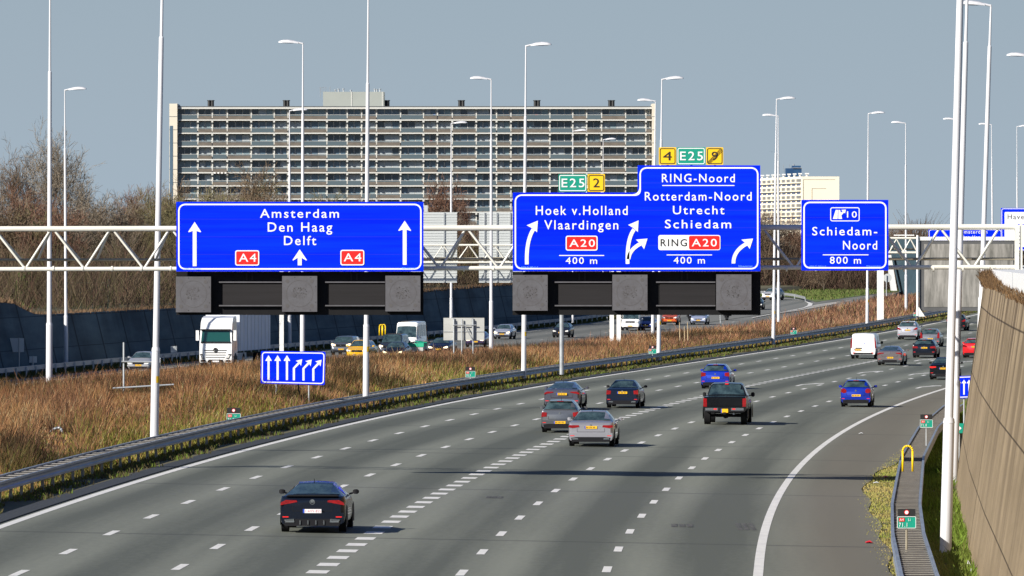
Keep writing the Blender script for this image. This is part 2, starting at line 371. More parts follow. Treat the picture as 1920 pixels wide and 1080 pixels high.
for i, (px, py) in enumerate(arc):
    for s_ in (-.18, .18):
        x, y = solveL(px, py, .07); vs_.append((x, y + s_ * 8, zL(y) + .07)) if i not in (3, 4) else vs_.append((x + s_ * 1.6, y, zL(y) + .07))
b.add(vs_, [(2 * i, 2 * i + 1, 2 * i + 3, 2 * i + 2) for i in range(len(arc) - 1)])
tag(b.build('ramp_marking', M['mark']), kind='structure')
def tri_blades(name, pts_, hs, ws, cols, mt, lean=.25, top=.12, parent=None):
    n_ = len(pts_); a = rng.uniform(0, math.pi, n_); hs = np.asarray(hs); ws = np.asarray(ws)
    dx = np.cos(a) * ws / 2; dy = np.sin(a) * ws / 2
    lx = rng.normal(0, lean, n_) * hs; ly = rng.normal(0, lean, n_) * hs
    p = np.asarray(pts_)
    q0 = p + np.stack([-dx, -dy, -0.05 * np.ones(n_)], 1); q1 = p + np.stack([dx, dy, -0.05 * np.ones(n_)], 1)
    tp = p + np.stack([lx, ly, hs], 1); q2 = tp + np.stack([dx * top, dy * top, np.zeros(n_)], 1); q3 = tp - np.stack([dx * top, dy * top, np.zeros(n_)], 1)
    Vv = np.stack([q0, q1, q2, q3], 1).reshape(-1, 3); Ff = np.arange(4 * n_).reshape(-1, 4)
    C = np.repeat(np.asarray(cols), 4, axis=0)
    return np_mesh(name, Vv, Ff, mt, parent, col=C)
def fbm(x, y, s=1.0, seed=0):
    r_ = np.random.default_rng(seed); v = np.zeros_like(x); a = 1.0
    for k in range(5):
        for _ in range(3):
            th = r_.uniform(0, 6.28); f_ = s * (1.9 ** k) * r_.uniform(.7, 1.3)
            v += a * np.sin((x * math.cos(th) + y * math.sin(th)) * f_ + r_.uniform(0, 6.28))
        a *= .6
    return v / 3.2
Yg = np.arange(100, 1000, 1.0)
tXR = np.array([XR(y) for y in Yg]); tXN = np.array([XLn(y) for y in Yg]); tRS = np.array([rise(y) for y in Yg]); tXF = np.array([XLf(y) for y in Yg]); tXW = np.array([XW(y) for y in Yg])
tK = np.array([math.hypot(1, dX(XR, y)) for y in Yg])
def tab(t, y): return np.interp(y, Yg, t)
def lerp(a, b, t): return np.asarray(a) * (1 - t[:, None]) + np.asarray(b) * t[:, None]
# median: tall dry grass
N_ = 330000
u = rng.uniform(0, 1, N_); Y = 1 / (1 / 172 + u * (1 / 860 - 1 / 172)); Y = np.where(rng.uniform(0, 1, N_) < .5, rng.uniform(190, 600, N_), Y)
t = rng.uniform(-.02, 1.0, N_)
xm = tab(tXR, Y) - 2.7 * tab(tK, Y); xn = tab(tXN, Y) + .25; X = xm + (xn - xm) * t
Z = median_z(np.clip(t, 0, 1), Y)
n1 = fbm(X, Y * .35, .5, 1); n2 = fbm(X, Y * .4, .16, 2); n3 = fbm(X, Y, 2.2, 3)
tallf = np.clip((t - .02) * 4.5 + n1 * .35, 0, 1) * np.clip(1.0 - .15 * n1, .5, 1.3)
hs = (.16 + .66 * tallf) * rng.uniform(.45, 1.1, N_); hs = np.where(rng.uniform(0, 1, N_) < .012, hs * 1.55, hs)
hs *= np.where(t > .95, .6, 1)
ws = np.where(hs > .5, .035, .05) * (Y / 300) * rng.uniform(.7, 1.5, N_)
mixc = np.clip(.5 + n2 * .5 + rng.normal(0, .28, N_), 0, 1); C = lerp((.43, .235, .095), (.25, .11, .055), mixc)
red = np.clip(n1 * .5 + rng.normal(.08, .25, N_) + (Y - 330) / 500, 0, .9); C = C * (1 - red[:, None]) + np.array([.34, .17, .11]) * red[:, None]
straw = rng.uniform(0, 1, N_) < .10; C[straw] = np.array([.50, .38, .20]) * rng.uniform(.7, 1.1, (straw.sum(), 1))
gre = (rng.uniform(0, 1, N_) < np.clip(.75 - t * 2.6 + n2 * .35, 0.02, .85)); C[gre] = np.array([.25, .24, .05]) * rng.uniform(.5, 1.2, (gre.sum(), 1))
dk = (rng.uniform(0, 1, N_) < .13 * np.clip(1 + n1, .2, 2)) & (t > .15); C[dk] = np.array([.085, .05, .032]); hs[dk] *= 1.12; C *= rng.uniform(.5, 1.25, (N_, 1)) * np.clip(1 + .28 * n3[:, None], .6, 1.35); 
scrub = (fbm(X, Y * .25, .33, 9) > .62) | ((np.abs(t - .40 - .1 * np.sin(Y * .05)) < .17) & (Y > 350) & (Y < 470) & (fbm(X, Y * .5, .9, 31) > -.1))
hs[scrub] *= 1.15; pale = fbm(X, Y * .3, .25, 41) > .45; C[pale & ~scrub] *= np.array([1.22, 1.3, 1.3])
C[scrub] *= np.array([.36, .42, .40])
pxg = 960 + X / Y * F
hs = np.where((pxg > 66) & (pxg < 140) & (Y < 266) & (hs > .16), .14, hs); hs = np.where((pxg > 200) & (pxg < 334) & (Y < 318) & (hs > .42), .42, hs); 
o = tri_blades('dry_grass', np.stack([X, Y, Z], 1), hs, ws, C, GR, .42); tag(o, 'tall dry brown grass filling the strip between the carriageways', 'grass', kind='stuff')
# low weeds between rail and edge line
N_ = 60000
Y = rng.uniform(172, 760, N_) ** 1.0; o_ = rng.uniform(-2.9, -.62, N_); X = tab(tXR, Y) + o_ * tab(tK, Y)
keep = fbm(X, Y, .8, 5) + (-o_ - 1.3) * 1.1 > -.15; X, Y, o_ = X[keep], Y[keep], o_[keep]; N_ = len(X)
hs = rng.uniform(.03, .15, N_) * np.where(o_ < -2.0, .8, 1.2); cl = np.clip((-o_ - 1.5) * 1.6, 0, 1); C = lerp((.09, .075, .04), (.32, .27, .07), np.clip(cl + rng.normal(0, .2, N_), 0, 1)); gre = rng.uniform(0, 1, N_) < .3; C[gre] = (.13, .18, .03)
o = tri_blades('verge_weeds', np.stack([X, Y, tab(tRS, Y) + .03], 1), hs, .07 * (Y / 300) * rng.uniform(.8, 1.8, N_), C, GR, .4); tag(o, 'low dark weeds under the left guard rail', 'weeds', kind='stuff')
# right verge
N_ = 90000
Y = rng.uniform(140, 400, N_); o_ = rng.uniform(24.3, 28, N_); X = tab(tXR, Y) + o_ * tab(tK, Y); Yo = Y
Zb = tab(tRS, Yo) - .017 * o_ - .03
n1 = fbm(X, Y, .7, 11); lush = np.clip((o_ - 26.0) * 1.2, 0, 1)
hs = (.02 + .05 * rng.uniform(0, 1, N_)) + lush * rng.uniform(0, .50, N_) * np.clip(.6 + n1 * .5, .1, 1.2)
C = lerp((.42, .33, .12), (.24, .29, .05), np.clip(.35 + n1 * .45 + rng.normal(0, .2, N_), 0, 1)); C = C * (1 - lush[:, None] * .75) + np.array([.085, .17, .015]) * lush[:, None] * .75 * rng.uniform(.4, 1.5, (N_, 1))
keep = ~((o_ > 25.3) & (o_ < 26.1) & (hs > .3)) & (o_ > 24.95 + 1.4 * np.clip((Y - 245) / 55, 0, 1) + rng.normal(0, .12, N_)); X, Y, Zb, hs, C = X[keep], Y[keep], Zb[keep], hs[keep], C[keep]
o = tri_blades('verge_grass', np.stack([X, Y, Zb], 1), hs, .055 * rng.uniform(.6, 1.8, len(X)), C, GR, .5); tag(o, 'green and straw coloured grass at the foot of the right concrete wall', 'grass', kind='stuff')
# left carriageway verge at the wall foot and ramp grass
N_ = 9000
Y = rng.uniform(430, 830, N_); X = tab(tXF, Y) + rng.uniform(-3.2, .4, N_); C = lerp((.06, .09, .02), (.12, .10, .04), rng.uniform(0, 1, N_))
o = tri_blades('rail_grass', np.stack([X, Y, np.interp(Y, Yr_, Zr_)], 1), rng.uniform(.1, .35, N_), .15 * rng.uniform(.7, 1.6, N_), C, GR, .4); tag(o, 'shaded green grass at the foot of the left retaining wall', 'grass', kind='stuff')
pxsurf('ramp_verge', [(1425, 556), (1480, 557), (1512, 561), (1530, 566), (1640, 551), (1740, 540), (1740, 532), (1640, 534), (1425, 538)], .06, mat('ramp_verge_green', (.09, .14, .035), .9, noise=((.5, .1, 1), .6, (.16, .17, .05))))
N_ = 12000; py = rng.uniform(538, 562, N_); px = rng.uniform(1425, 1740, N_)
keep = py < np.interp(px, [1425, 1480, 1512, 1530, 1640, 1740], [555, 556, 560, 565, 550, 539]); py, px = py[keep], px[keep]
L_ = np.array([solveL(a, b_, .06) for a, b_ in zip(px, py)])
o = tri_blades('ramp_grass', np.stack([L_[:, 0], L_[:, 1], np.array([zL(y) for y in L_[:, 1]]) + .06], 1), rng.uniform(.1, .35, len(px)), .2 * rng.uniform(.7, 1.6, len(px)), lerp((.09, .15, .03), (.16, .16, .06), rng.uniform(0, 1, len(px))), GR, .4); tag(o, 'bright green grass beside the curved ramp', 'grass', kind='stuff')

# ---------------------------------------------------------------- retaining walls
def wall_mat(name, c1, c2, c3, su, joint, shift=0.0, slope=0.0, hj=(2.35,), jw=.06):
    m = bpy.data.materials.new(name); m.use_nodes = True; nt = m.node_tree; b = nt.nodes['Principled BSDF']; N = nt.nodes.new; L = nt.links.new
    uv = N('ShaderNodeUVMap'); uv.uv_map = 'UVMap'; sx = N('ShaderNodeSeparateXYZ'); L(uv.outputs[0], sx.inputs[0])
    def M_(op, a, bb=None):
        q = N('ShaderNodeMath'); q.operation = op
        for i, x in enumerate((a, bb)):
            if x is None: continue
            if isinstance(x, (int, float)): q.inputs[i].default_value = x
            else: L(x, q.inputs[i])
        return q.outputs[0]
    def noise(scale, det=5, ro=.6):
        mp = N('ShaderNodeMapping'); mp.inputs['Scale'].default_value = scale; nz = N('ShaderNodeTexNoise'); nz.inputs['Scale'].default_value = 1; nz.inputs['Detail'].default_value = det; nz.inputs['Roughness'].default_value = ro
        L(uv.outputs[0], mp.inputs[0]); L(mp.outputs[0], nz.inputs[0]); return nz.outputs[0]
    streak = noise((su, .06, 1)); blot = noise((.08 * su + .05, .5, 1))
    def ramp(x, lo, hi):
        q = N('ShaderNodeMapRange'); q.inputs[1].default_value = lo; q.inputs[2].default_value = hi; L(x, q.inputs[0]); return q.outputs[0]
    def mix(f, a, c):
        q = N('ShaderNodeMix'); q.data_type = 'RGBA'; L(f, q.inputs[0])
        if isinstance(a, tuple): q.inputs[6].default_value = (*a, 1)
        else: L(a, q.inputs[6])
        q.inputs[7].default_value = (*c, 1); return q.outputs[2]
    c = mix(ramp(blot, .35, .65), c1, c2)
    topw = M_('MULTIPLY', ramp(streak, .44, .60), ramp(M_('ADD', sx.outputs[1], M_('MULTIPLY', M_('SUBTRACT', blot, .5), 9.0)), -1.0, 6.5))
    c = mix(M_('MULTIPLY', topw, .85), c, c3)
    moss = noise((.9, 1.1, 1), 6, .75); c = mix(M_('MULTIPLY', ramp(moss, .56, .70), M_('MULTIPLY', ramp(sx.outputs[1], 2.2, -.4), .8)), c, (.06, .065, .03))
    pits = noise((2.2, 3.5, 1), 8, .8); c = mix(M_('MULTIPLY', ramp(pits, .52, .68), .45), c, tuple(q * .45 for q in c1))
    uj = M_('ADD', sx.outputs[0], M_('MULTIPLY', sx.outputs[1], slope))
    j = M_('ABSOLUTE', M_('SUBTRACT', M_('FRACT', M_('MULTIPLY', M_('ADD', uj, shift), 1 / joint)), .5))
    jl = ramp(j, jw / joint, jw * .3 / joint)
    vj = M_('ABSOLUTE', M_('SUBTRACT', M_('FRACT', M_('MULTIPLY', sx.outputs[1], 1 / hj[0])), .5)); vl = ramp(vj, .035 / hj[0], .012 / hj[0])
    c = mix(M_('MULTIPLY', M_('MAXIMUM', jl, vl), .8), c, tuple(x * .35 for x in c3))
    L(c, b.inputs['Base Color']); b.inputs['Roughness'].default_value = .9; b.inputs['Specular IOR Level'].default_value = .2
    return m
def wall_strip(name, rowsxyz, mt, parent=None):
    V = []; UV = []; k = len(rowsxyz[0]); s = 0; prev = None
    for r in rowsxyz:
        if prev is not None: s += math.dist(prev[0][:2], r[0][:2])
        prev = r
        for p in r: V.append(p); UV.append((s, p[2]))
    Fq = [(i * k + j, i * k + j + 1, (i + 1) * k + j + 1, (i + 1) * k + j) for i in range(len(rowsxyz) - 1) for j in range(k - 1)]
    return np_mesh(name, V, Fq, mt, parent, uv=UV)
M['wallR'] = wall_mat('tan_concrete', (.205, .155, .095), (.29, .222, .14), (.06, .04, .023), .33, 7.4, 1.0, .25)
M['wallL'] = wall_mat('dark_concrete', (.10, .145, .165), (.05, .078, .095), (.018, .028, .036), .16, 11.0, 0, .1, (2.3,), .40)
M['capwhite'] = mat('pale_cap', (.66, .66, .65), .7, noise=((2, 2, 2), .4, (.6, .6, .6)))
wr = thing('retaining_wall', 'leaning tan concrete panel wall with dark streaks at the right edge', 'wall')
rowsw = []
for Y in np.arange(-60, 425, 4.0):
    xb = XW(Y); zt = 6.62 + .32 * max(0, min(1, (Y - 150) / 90)); b_ = gz(xb, Y) - .5
    cr = []
    for i in range(7):
        t = i / 6; cr.append((xb + 1.12 * t, Y, b_ + (zt - b_) * t))
    cr += [(xb + 1.12 + .05, Y, zt - .002), (xb + 1.62, Y, zt), (xb + 1.7, Y, zt - .8)]; rowsw.append(cr)
wall_strip('wall_face', rowsw, M['wallR'], wr)
b = MB()
for Y in np.arange(-57, 420, 7.4):
    for (d0, d1, zz) in ((1.30, 2.6, 7.22),):
        x0 = XW(Y) + d0; x1 = XW(Y + 7.2) + d0; w = d1 - d0
        b.add([(x0, Y, 6.5), (x0 + w, Y, 6.5), (x1 + w, Y + 7.2, 6.5), (x1, Y + 7.2, 6.5), (x0, Y, zz), (x0 + w, Y, zz), (x1 + w, Y + 7.2, zz), (x1, Y + 7.2, zz)],
              [(0, 3, 2, 1), (4, 5, 6, 7), (0, 1, 5, 4), (1, 2, 6, 5), (2, 3, 7, 6), (3, 0, 4, 7)])
b.build('coping', M['capwhite'], wr)
# litter and overhanging dry plants on the wall crest
N_ = 9000; Y = rng.uniform(135, 330, N_); Y = np.where(rng.uniform(0, 1, N_) < .5, rng.uniform(205, 262, N_), Y)
X = tab(tXW, Y) + 1.0 + rng.uniform(-.05, .75, N_); Z = 6.55 + .32 * np.clip((Y - 150) / 90, 0, 1) + rng.uniform(-.05, .1, N_)
bush = np.exp(-((Y - 238) / 16) ** 2)
hs = rng.uniform(.04, .15, N_) * (1 + .8 * bush); C = lerp((.22, .13, .06), (.08, .05, .03), rng.uniform(0, 1, N_))
o = tri_blades('wall_creeper', np.stack([X, Y, Z + bush * rng.uniform(-.25, .18, N_)], 1), hs, .035 * rng.uniform(.6, 1.6, N_), C, GR, .5); tag(o, 'dry brown creeper tangled on the crest of the tan wall', 'creeper', kind='stuff')

wl = thing('retaining_wall', 'long dark blue grey panelled concrete wall in shade beside the oncoming lanes', 'wall')
rowsw = []
for Y in np.arange(150, 835, 4.0):
    xb = XLf(Y) - 2.4; zt = left_wall_top(XLf(max(Y, 430)) - 3.3, max(Y, 430)); b_ = zL(Y) - .2; zt = max(zt, b_ + .3)
    hgt = zt - b_; rowsw.append([(xb - .9 * hgt / 4 * i / 5, Y, b_ + hgt * i / 5) for i in range(5, -1, -1)])
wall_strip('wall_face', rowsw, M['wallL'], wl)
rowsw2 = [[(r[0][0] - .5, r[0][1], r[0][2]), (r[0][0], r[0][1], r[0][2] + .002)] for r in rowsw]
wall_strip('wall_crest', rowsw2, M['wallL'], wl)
N_ = 12000; Y = rng.uniform(440, 830, N_); xb = tab(tXF, Y) - 3.5
zt = np.array([left_wall_top(a, b_) for a, b_ in zip(xb, Y)]) - .1
C = lerp((.24, .14, .08), (.14, .10, .06), rng.uniform(0, 1, N_))
o = tri_blades('crest_grass', np.stack([xb - rng.uniform(-.15, 1.0, N_), Y, zt], 1), rng.uniform(.1, .4, N_), .09 * rng.uniform(.7, 1.6, N_), C, GR, .3); tag(o, 'brown grass along the crest of the dark left wall', 'grass', kind='stuff')
# far underpass wing wall in shade with its pale end post
fw = thing('wing_wall', 'dark teal concrete wing wall with pale end post behind the round sign', 'wall')
a = P(1678, 560, 960); b1 = P(1735, 552, 900); tp = P(1672, 446, 960); tq = P(1735, 446, 900)
b = MB(); b.add([P(1694, 562, 960), P(1740, 556, 900), P(1740, 446, 900), P(1668, 446, 960), (P(1694, 562, 960)[0], 966, P(1694, 562, 960)[2]), (P(1740, 446, 900)[0], 906, P(1740, 446, 900)[2]), (P(1668, 446, 960)[0], 966, P(1668, 446, 960)[2])],
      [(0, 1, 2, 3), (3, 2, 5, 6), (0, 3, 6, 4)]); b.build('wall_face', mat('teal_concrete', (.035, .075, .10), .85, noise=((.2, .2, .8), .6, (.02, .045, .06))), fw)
b = MB(); b.add([P(1664, 478, 957), P(1671, 478, 957), P(1682, 545, 957), P(1673, 545, 957), (P(1664, 478, 957)[0], 961, P(1664, 478, 957)[2]), (P(1671, 478, 957)[0], 961, P(1671, 478, 957)[2]), (P(1682, 545, 957)[0], 961, P(1682, 545, 957)[2]), (P(1673, 545, 957)[0], 961, P(1673, 545, 957)[2])],
      [(0, 3, 2, 1), (4, 5, 6, 7), (0, 1, 5, 4), (1, 2, 6, 5), (2, 3, 7, 6), (3, 0, 4, 7)]); b.build('end_post', M['capwhite'], fw)

# ---------------------------------------------------------------- guard rails
def rail_path(pathfn, ys, zfn, w, thing_, mt_side, both=True, top=True, hgt=.31, ztop=.75, postside=0, spacing=2.0, step=2.0, pitch=1.1, sl=.34):
    """pathfn(Y, o) -> x, y ; a box beam on each side, spacers laid across, posts below"""
    prof = [(-.045, 0), (-.045, -.08), (.0, -.12), (.0, -.19), (-.045, -.23), (-.045, -.31), (.04, -.31), (.04, 0)]
    sides = [(0, 1)] + ([(w, -1)] if both else [])
    for base, sg in sides:
        b = MB(); k = len(prof); vs_ = []
        for Y in ys:
            for (o, dz) in prof:
                x, y = pathfn(Y, base + sg * o); vs_.append((x, y, zfn(Y) + ztop + dz))
        fs = [(i * k + j, i * k + (j + 1) % k, (i + 1) * k + (j + 1) % k, (i + 1) * k + j) for i in range(len(ys) - 1) for j in range(k)]
        fs += [tuple(range(k)), tuple(range((len(ys) - 1) * k + k - 1, (len(ys) - 1) * k - 1, -1))]
        b.add(vs_, fs); b.build('beam', mt_side, thing_)
    if top:
        rest_ = MB(); cs = 0
        for Y in np.arange(ys[0], ys[-1], pitch):
            q = []; b = MB() if cs < 100 else rest_
            for (dy, o) in ((0, .05), (0, w - .05), (sl, w - .05), (sl, .05)):
                x, y = pathfn(Y + dy, o); q.append((x, y, zfn(Y) + ztop - .045))
            q8 = q + [(x, y, z - .022) for x, y, z in q]
            b.add(q8, [(0, 1, 2, 3)], 0); b.add(q8, [(7, 6, 5, 4), (0, 4, 5, 1), (1, 5, 6, 2), (2, 6, 7, 3), (3, 7, 4, 0)], 1)  # slat sides coloured dark as shade, only the top keeps the pale colour
            if cs < 100: b.build('spacer', [M['railtop'], M['raildark']], thing_)
            cs += 1
        if rest_.v: o = rest_.build('spacer', [M['railtop'], M['raildark']], thing_); o['kind'] = 'stuff'
        b = MB()
        for i in range(len(ys) - 1):
            q = []
            for (Y, o) in ((ys[i], .05), (ys[i], w - .05), (ys[i + 1], w - .05), (ys[i + 1], .05)):
                x, y = pathfn(Y, o); q.append((x, y, zfn(Y) + ztop - .115))
            b.add(q + [(x, y, z - .06) for x, y, z in q], [(0, 1, 2, 3), (0, 4, 5, 1), (2, 6, 7, 3), (1, 5, 6, 2), (3, 7, 4, 0)])
        b.build('gap_shade_sheet', M['raildark'], thing_)  # added dark sheet that stands in for shade in the gaps under the slats
    rest = MB(); cnt = 0
    for Y in np.arange(ys[0] + .4, ys[-1], spacing):
        x, y = pathfn(Y, .10 if not both else .06); zz = zfn(Y)
        t_ = MB() if cnt < 100 else rest
        t_.box(x - .05, x + .05, y - .03, y + .03, zz - .1, zz + ztop - .05)
        if cnt < 100: t_.build('post', M['galv'], thing_)
        cnt += 1
    if rest.v: o = rest.build('post', M['galv'], thing_); o['kind'] = 'stuff'
# left rail traced along its front edge
RO = lambda Y: float(np.interp(Y, [170, 260, 420, 800], [-1.75, -2.05, -2.5, -2.6]))
t = thing('guard_rail', 'long grey double guard rail along the brown grass median', 'guard rail')
rail_path(lambda Y, o: off2xy(RO(Y) - o, Y), list(np.arange(172, 800, 4.0)), lambda Y: rise(Y) + .0, .75, t, M['rail'], ztop=.70, spacing=3.0, hgt=.28, pitch=2.1, sl=.95)
t = thing('guard_rail', 'weathered double guard rail with slatted top beside the right hard shoulder', 'guard rail')
_rr = [(1691, 1080), (1674, 999), (1673, 943), (1681, 900), (1690, 855), (1723, 800), (1769, 761), (1800, 742)]
_rx = []
for px, py in _rr:
    Y = 250.
    for _ in range(60): Y = .5 * Y + .5 * F * (H - (rise(Y) - .43) - .75) / (py - YH)
    _rx.append((Y, (px - 960) / F * Y))
_rx = [(_rx[0][0] - 25, _rx[0][1] - 1.0)] + _rx
def rrx(Y): return float(np.interp(Y, [a for a, b_ in _rx], [b_ for a, b_ in _rx]))
rail_path(lambda Y, o: (rrx(Y) + o, Y), list(np.arange(134, 345, 3.0)), lambda Y: rise(Y) - .43, .82, t, M['rail'])
t = thing('guard_rail', 'blue grey guard rail at the foot of the dark left wall', 'guard rail')
rail_path(lambda Y, o: (XLf(Y) - .3 + o, Y), list(np.arange(400, 830, 5.0)), lambda Y: zL(Y), .6, t, M['rail'], both=False, top=False, spacing=4.0)
t = thing('guard_rail', 'pale end of guard rail beside the curved ramp', 'guard rail')
_g = [(1425, 548), (1460, 550), (1490, 554), (1510, 559)]; _gp = [solveL(a, b_, .5) for a, b_ in _g]
b = MB()
for (a, c) in zip(_gp[:-1], _gp[1:]):
    za, zc = zL(a[1]) + .35, zL(c[1]) + .35
    b.add([(a[0], a[1], za), (c[0], c[1], zc), (c[0], c[1], zc + .35), (a[0], a[1], za + .35), (a[0], a[1] + .1, za), (c[0], c[1] + .1, zc), (c[0], c[1] + .1, zc + .35), (a[0], a[1] + .1, za + .35)], [(0, 1, 2, 3), (3, 2, 6, 7), (7, 6, 5, 4), (0, 3, 7, 4), (1, 5, 6, 2)])
b.build('beam', M['galv'], t)
for a in _gp: MB().box(a[0] - .06, a[0] + .06, a[1] + .11, a[1] + .2, zL(a[1]), zL(a[1]) + .6).build('post', M['galv'], t)
t = thing('guard_rail', 'white topped guard rail far off below the teal wing wall', 'guard rail')
b = MB(); q = [P(1655, 566, 930), P(1690, 553, 960), P(1740, 546, 985)]
for a, c in zip(q[:-1], q[1:]): b.add([a, c, (c[0], c[1], c[2] + .5), (a[0], a[1], a[2] + .5), (a[0], a[1] + .3, a[2]), (c[0], c[1] + .3, c[2]), (c[0], c[1] + .3, c[2] + .5), (a[0], a[1] + .3, a[2] + .5)], [(0, 1, 2, 3), (3, 2, 6, 7), (7, 6, 5, 4)])
b.build('beam', M['rail'], t)
for a in q: MB().box(a[0] - .08, a[0] + .08, a[1] + .31, a[1] + .45, a[2] - 1.2, a[2] + .4).build('post', M['rail'], t)

# ---------------------------------------------------------------- lamp masts
def mast(label, px0, py0, Y, px1, side, ztop=None, top_py=None, group=None, sticker=False, base_r=.148, lamp=True, z0=None):
    x0, _, z0_ = P(px0, py0, Y); z0 = z0_ if z0 is None else z0
    zt = P(0, top_py, Y)[2] if top_py is not None else z0 + 20.2
    # px1 is the column's pixel where it leaves the frame or ends (row top_py or 0)
    rowt = top_py if top_py is not None else 0
    zr = P(0, rowt, Y)[2]; x1 = P(px1, rowt, Y)[0]; xt = x0 + (x1 - x0) * (zt - z0) / (zr - z0)
    t = thing('lamp_mast', label, 'lamp mast', (x0, Y, z0), 0, group)
    Hh = zt - z0; L_ = Vector((xt - x0, 0, Hh))
    def at_(f): return L_ * f
    b = MB(); secs = [(0, base_r * 1.08), (3.6 / Hh, base_r * 1.02), (3.62 / Hh, base_r * .80), (11.0 / Hh, base_r * .70), (15.8 / Hh, base_r * .62), (15.85 / Hh, base_r * .42), (1, base_r * .26)]
    secs = [s_ for s_ in secs if s_[0] <= 1]
    for (f0, r0), (f1, r1) in zip(secs[:-1], secs[1:]): b.tube(at_(f0), at_(f1), r0, r1, 14, caps=False)
    b.tube(at_(0) - Vector((0, 0, .3)), at_(0), base_r * 1.08, None, 14)
    b.build('column', M['mast'], t, smooth=True, angle=40)
    MB().tube(at_(3.55 / Hh), at_(3.68 / Hh), base_r * 1.09, base_r * .95, 14).build('collar', M['mast'], t, smooth=True, angle=40)
    if sticker:
        b = MB(); f = 2.3 / Hh; p_ = at_(f); r_ = base_r * 1.085; aa = [R(-75 + 22 * q) for q in range(5)]; b.add([(p_.x + math.cos(a) * r_, p_.y + math.sin(a) * r_, p_.z + h) for h in (0, .26) for a in aa], [(q, q + 1, q + 6, q + 5) for q in range(4)])
        b.build('sticker', M['yellow'], t)
    if lamp and side:
        s_ = side; tp = at_(1)
        b = MB().tube(tp - Vector((0, 0, .05)), tp + Vector((s_ * .45, 0, .06)), .055, .05, 8); b.build('bracket', M['mast'], t)
        MB().box(tp.x + s_ * .62, tp.x + s_ * 1.40, tp.y - .12, tp.y + .12, tp.z - .03, tp.z + .0).build('lens', M['galv'], t)
        b = MB(); prof = [(.3, .0, .08, .07), (.6, .03, .15, .14), (1.0, .06, .18, .16), (1.3, .07, .17, .13), (1.52, .06, .11, .07), (1.58, .05, .04, .03)]
        ks = []; vs_ = []
        for (x, zc, hw, hh) in prof:
            for (dy, dz) in ((-hw, -.04), (-hw * .8, hh * .6), (0, hh), (hw * .8, hh * .6), (hw, -.04)): vs_.append((tp.x + s_ * x, tp.y + dy, tp.z + zc + dz))
        fs = [(i * 5 + j, i * 5 + (j + 1) % 5, (i + 1) * 5 + (j + 1) % 5, (i + 1) * 5 + j) for i in range(5) for j in range(5)] + [(4, 3, 2, 1, 0), tuple(range(25, 30))]
        b.add(vs_, fs); b.build('lamp_head', M['mast'], t, smooth=True, angle=50)
    return t
G1 = 'lamp masts in the brown grass beside the near guard rail'
mast('thick white mast left of the large blue sign, yellow sticker low on it', 289, 828, 267, 304, 0, group=G1, sticker=True, base_r=.155)
mast('white mast just right of the blue lane arrow sign', 686, 745, 344, 690.5, 0, group=G1, sticker=True)
mast('white mast whose lamp head stands highest over the apartment block, facing right', 982, 700, 421, 986, 1, top_py=85, group=G1, sticker=True)
mast('white mast rising behind the yellow number 4 plate, lamp facing right', 1235, 668, 499, 1241, 1, top_py=148, group=G1, sticker=True)
mast('taller of the twin white masts right of the two part sign', 1450, 640, 573, 1456, 1, top_py=185.5, group=G1, sticker=True)
mast('white mast directly behind the Schiedam-Noord sign', 1626, 612, 651, 1628, 1, top_py=212.5, group=G1, sticker=True)
mast('short white mast seen between the two big masts at the right', 1787, 588, 728, 1796, -1, top_py=224, group=G1)
G2 = 'lamp masts at the edge of the oncoming carriageway'
mast('white mast at far left running out of the top of the picture', 92, 748, 330, 94, 0, group=G2)
mast('white mast with lamp facing left, first from the left with a visible left lamp', 567, 672, 441, 568, -1, top_py=80.5, group=G2)
mast('white mast beside the grey back of a board, lamp facing left', 921, 656, 512, 921, -1, top_py=148, group=G2)
mast('white mast in front of the right end of the apartment block, lamp facing left', 1224, 630, 595, 1229, -1, top_py=189, group=G2)
mast('shorter of the twin white masts right of the two part sign, lamp facing left', 1460, 598, 686, 1459, -1, top_py=217, group=G2, base_r=.15)
mast('white mast right of the Schiedam-Noord sign, lamp facing left', 1699, 578, 750, 1698, -1, top_py=230.5, group=G2, base_r=.15)
mast('thin white mast right of the big leaning masts, lamp facing left', 1862, 560, 830, 1859, -1, top_py=233.5, group=G2)
G3 = 'lamp masts on the far side of the oncoming carriageway'
mast('slim white mast left edge with small lamp facing right above the bare tree', 124, 686, 497, 121.5, 1, top_py=168, group=G3, base_r=.14)
mast('slim white mast with lamp just below the apartment roof edge, facing right', 543, 645, 600, 543, 1, top_py=207, group=G3, base_r=.15)
mast('slim white mast with lamp against the second storey of the block, near its middle', 846, 628, 673, 846, 1, top_py=231, group=G3, base_r=.15)
mast('thin mast ending at the third storey of the block behind the E25 plate', 1074, 600, 760, 1074, 1, top_py=245.5, group=G3, base_r=.12)
mast('thin mast behind the yellow number 2 plate, lamp facing right', 1131, 596, 830, 1131, 1, top_py=261.5, group=G3, base_r=.12)
mast('thin mast above the white harbour sign at the right edge', 1908, 565, 870, 1906.5, 1, top_py=237, group=G3, base_r=.14)
G4 = 'lamp masts along the right concrete wall'
mast('thickest white mast, in the grass beside the right guard rail', 1773, 1036, 187, 1800, 0, group=G4, base_r=.152)
mast('second big leaning mast just right of the thickest one', 1788, 905, 245, 1813, 0, group=G4, base_r=.145)
_x, _y, _z = P(1840, 560, 335)
mast('big mast at upper right whose lamp head faces left near the top edge', 1836, 700, 330, 1858, -1, top_py=9, group=G4, base_r=.155)
mast('mast mostly outside the right edge, only its lamp head showing', 1934, 600, 415, 1936, -1, top_py=105, group=G4)

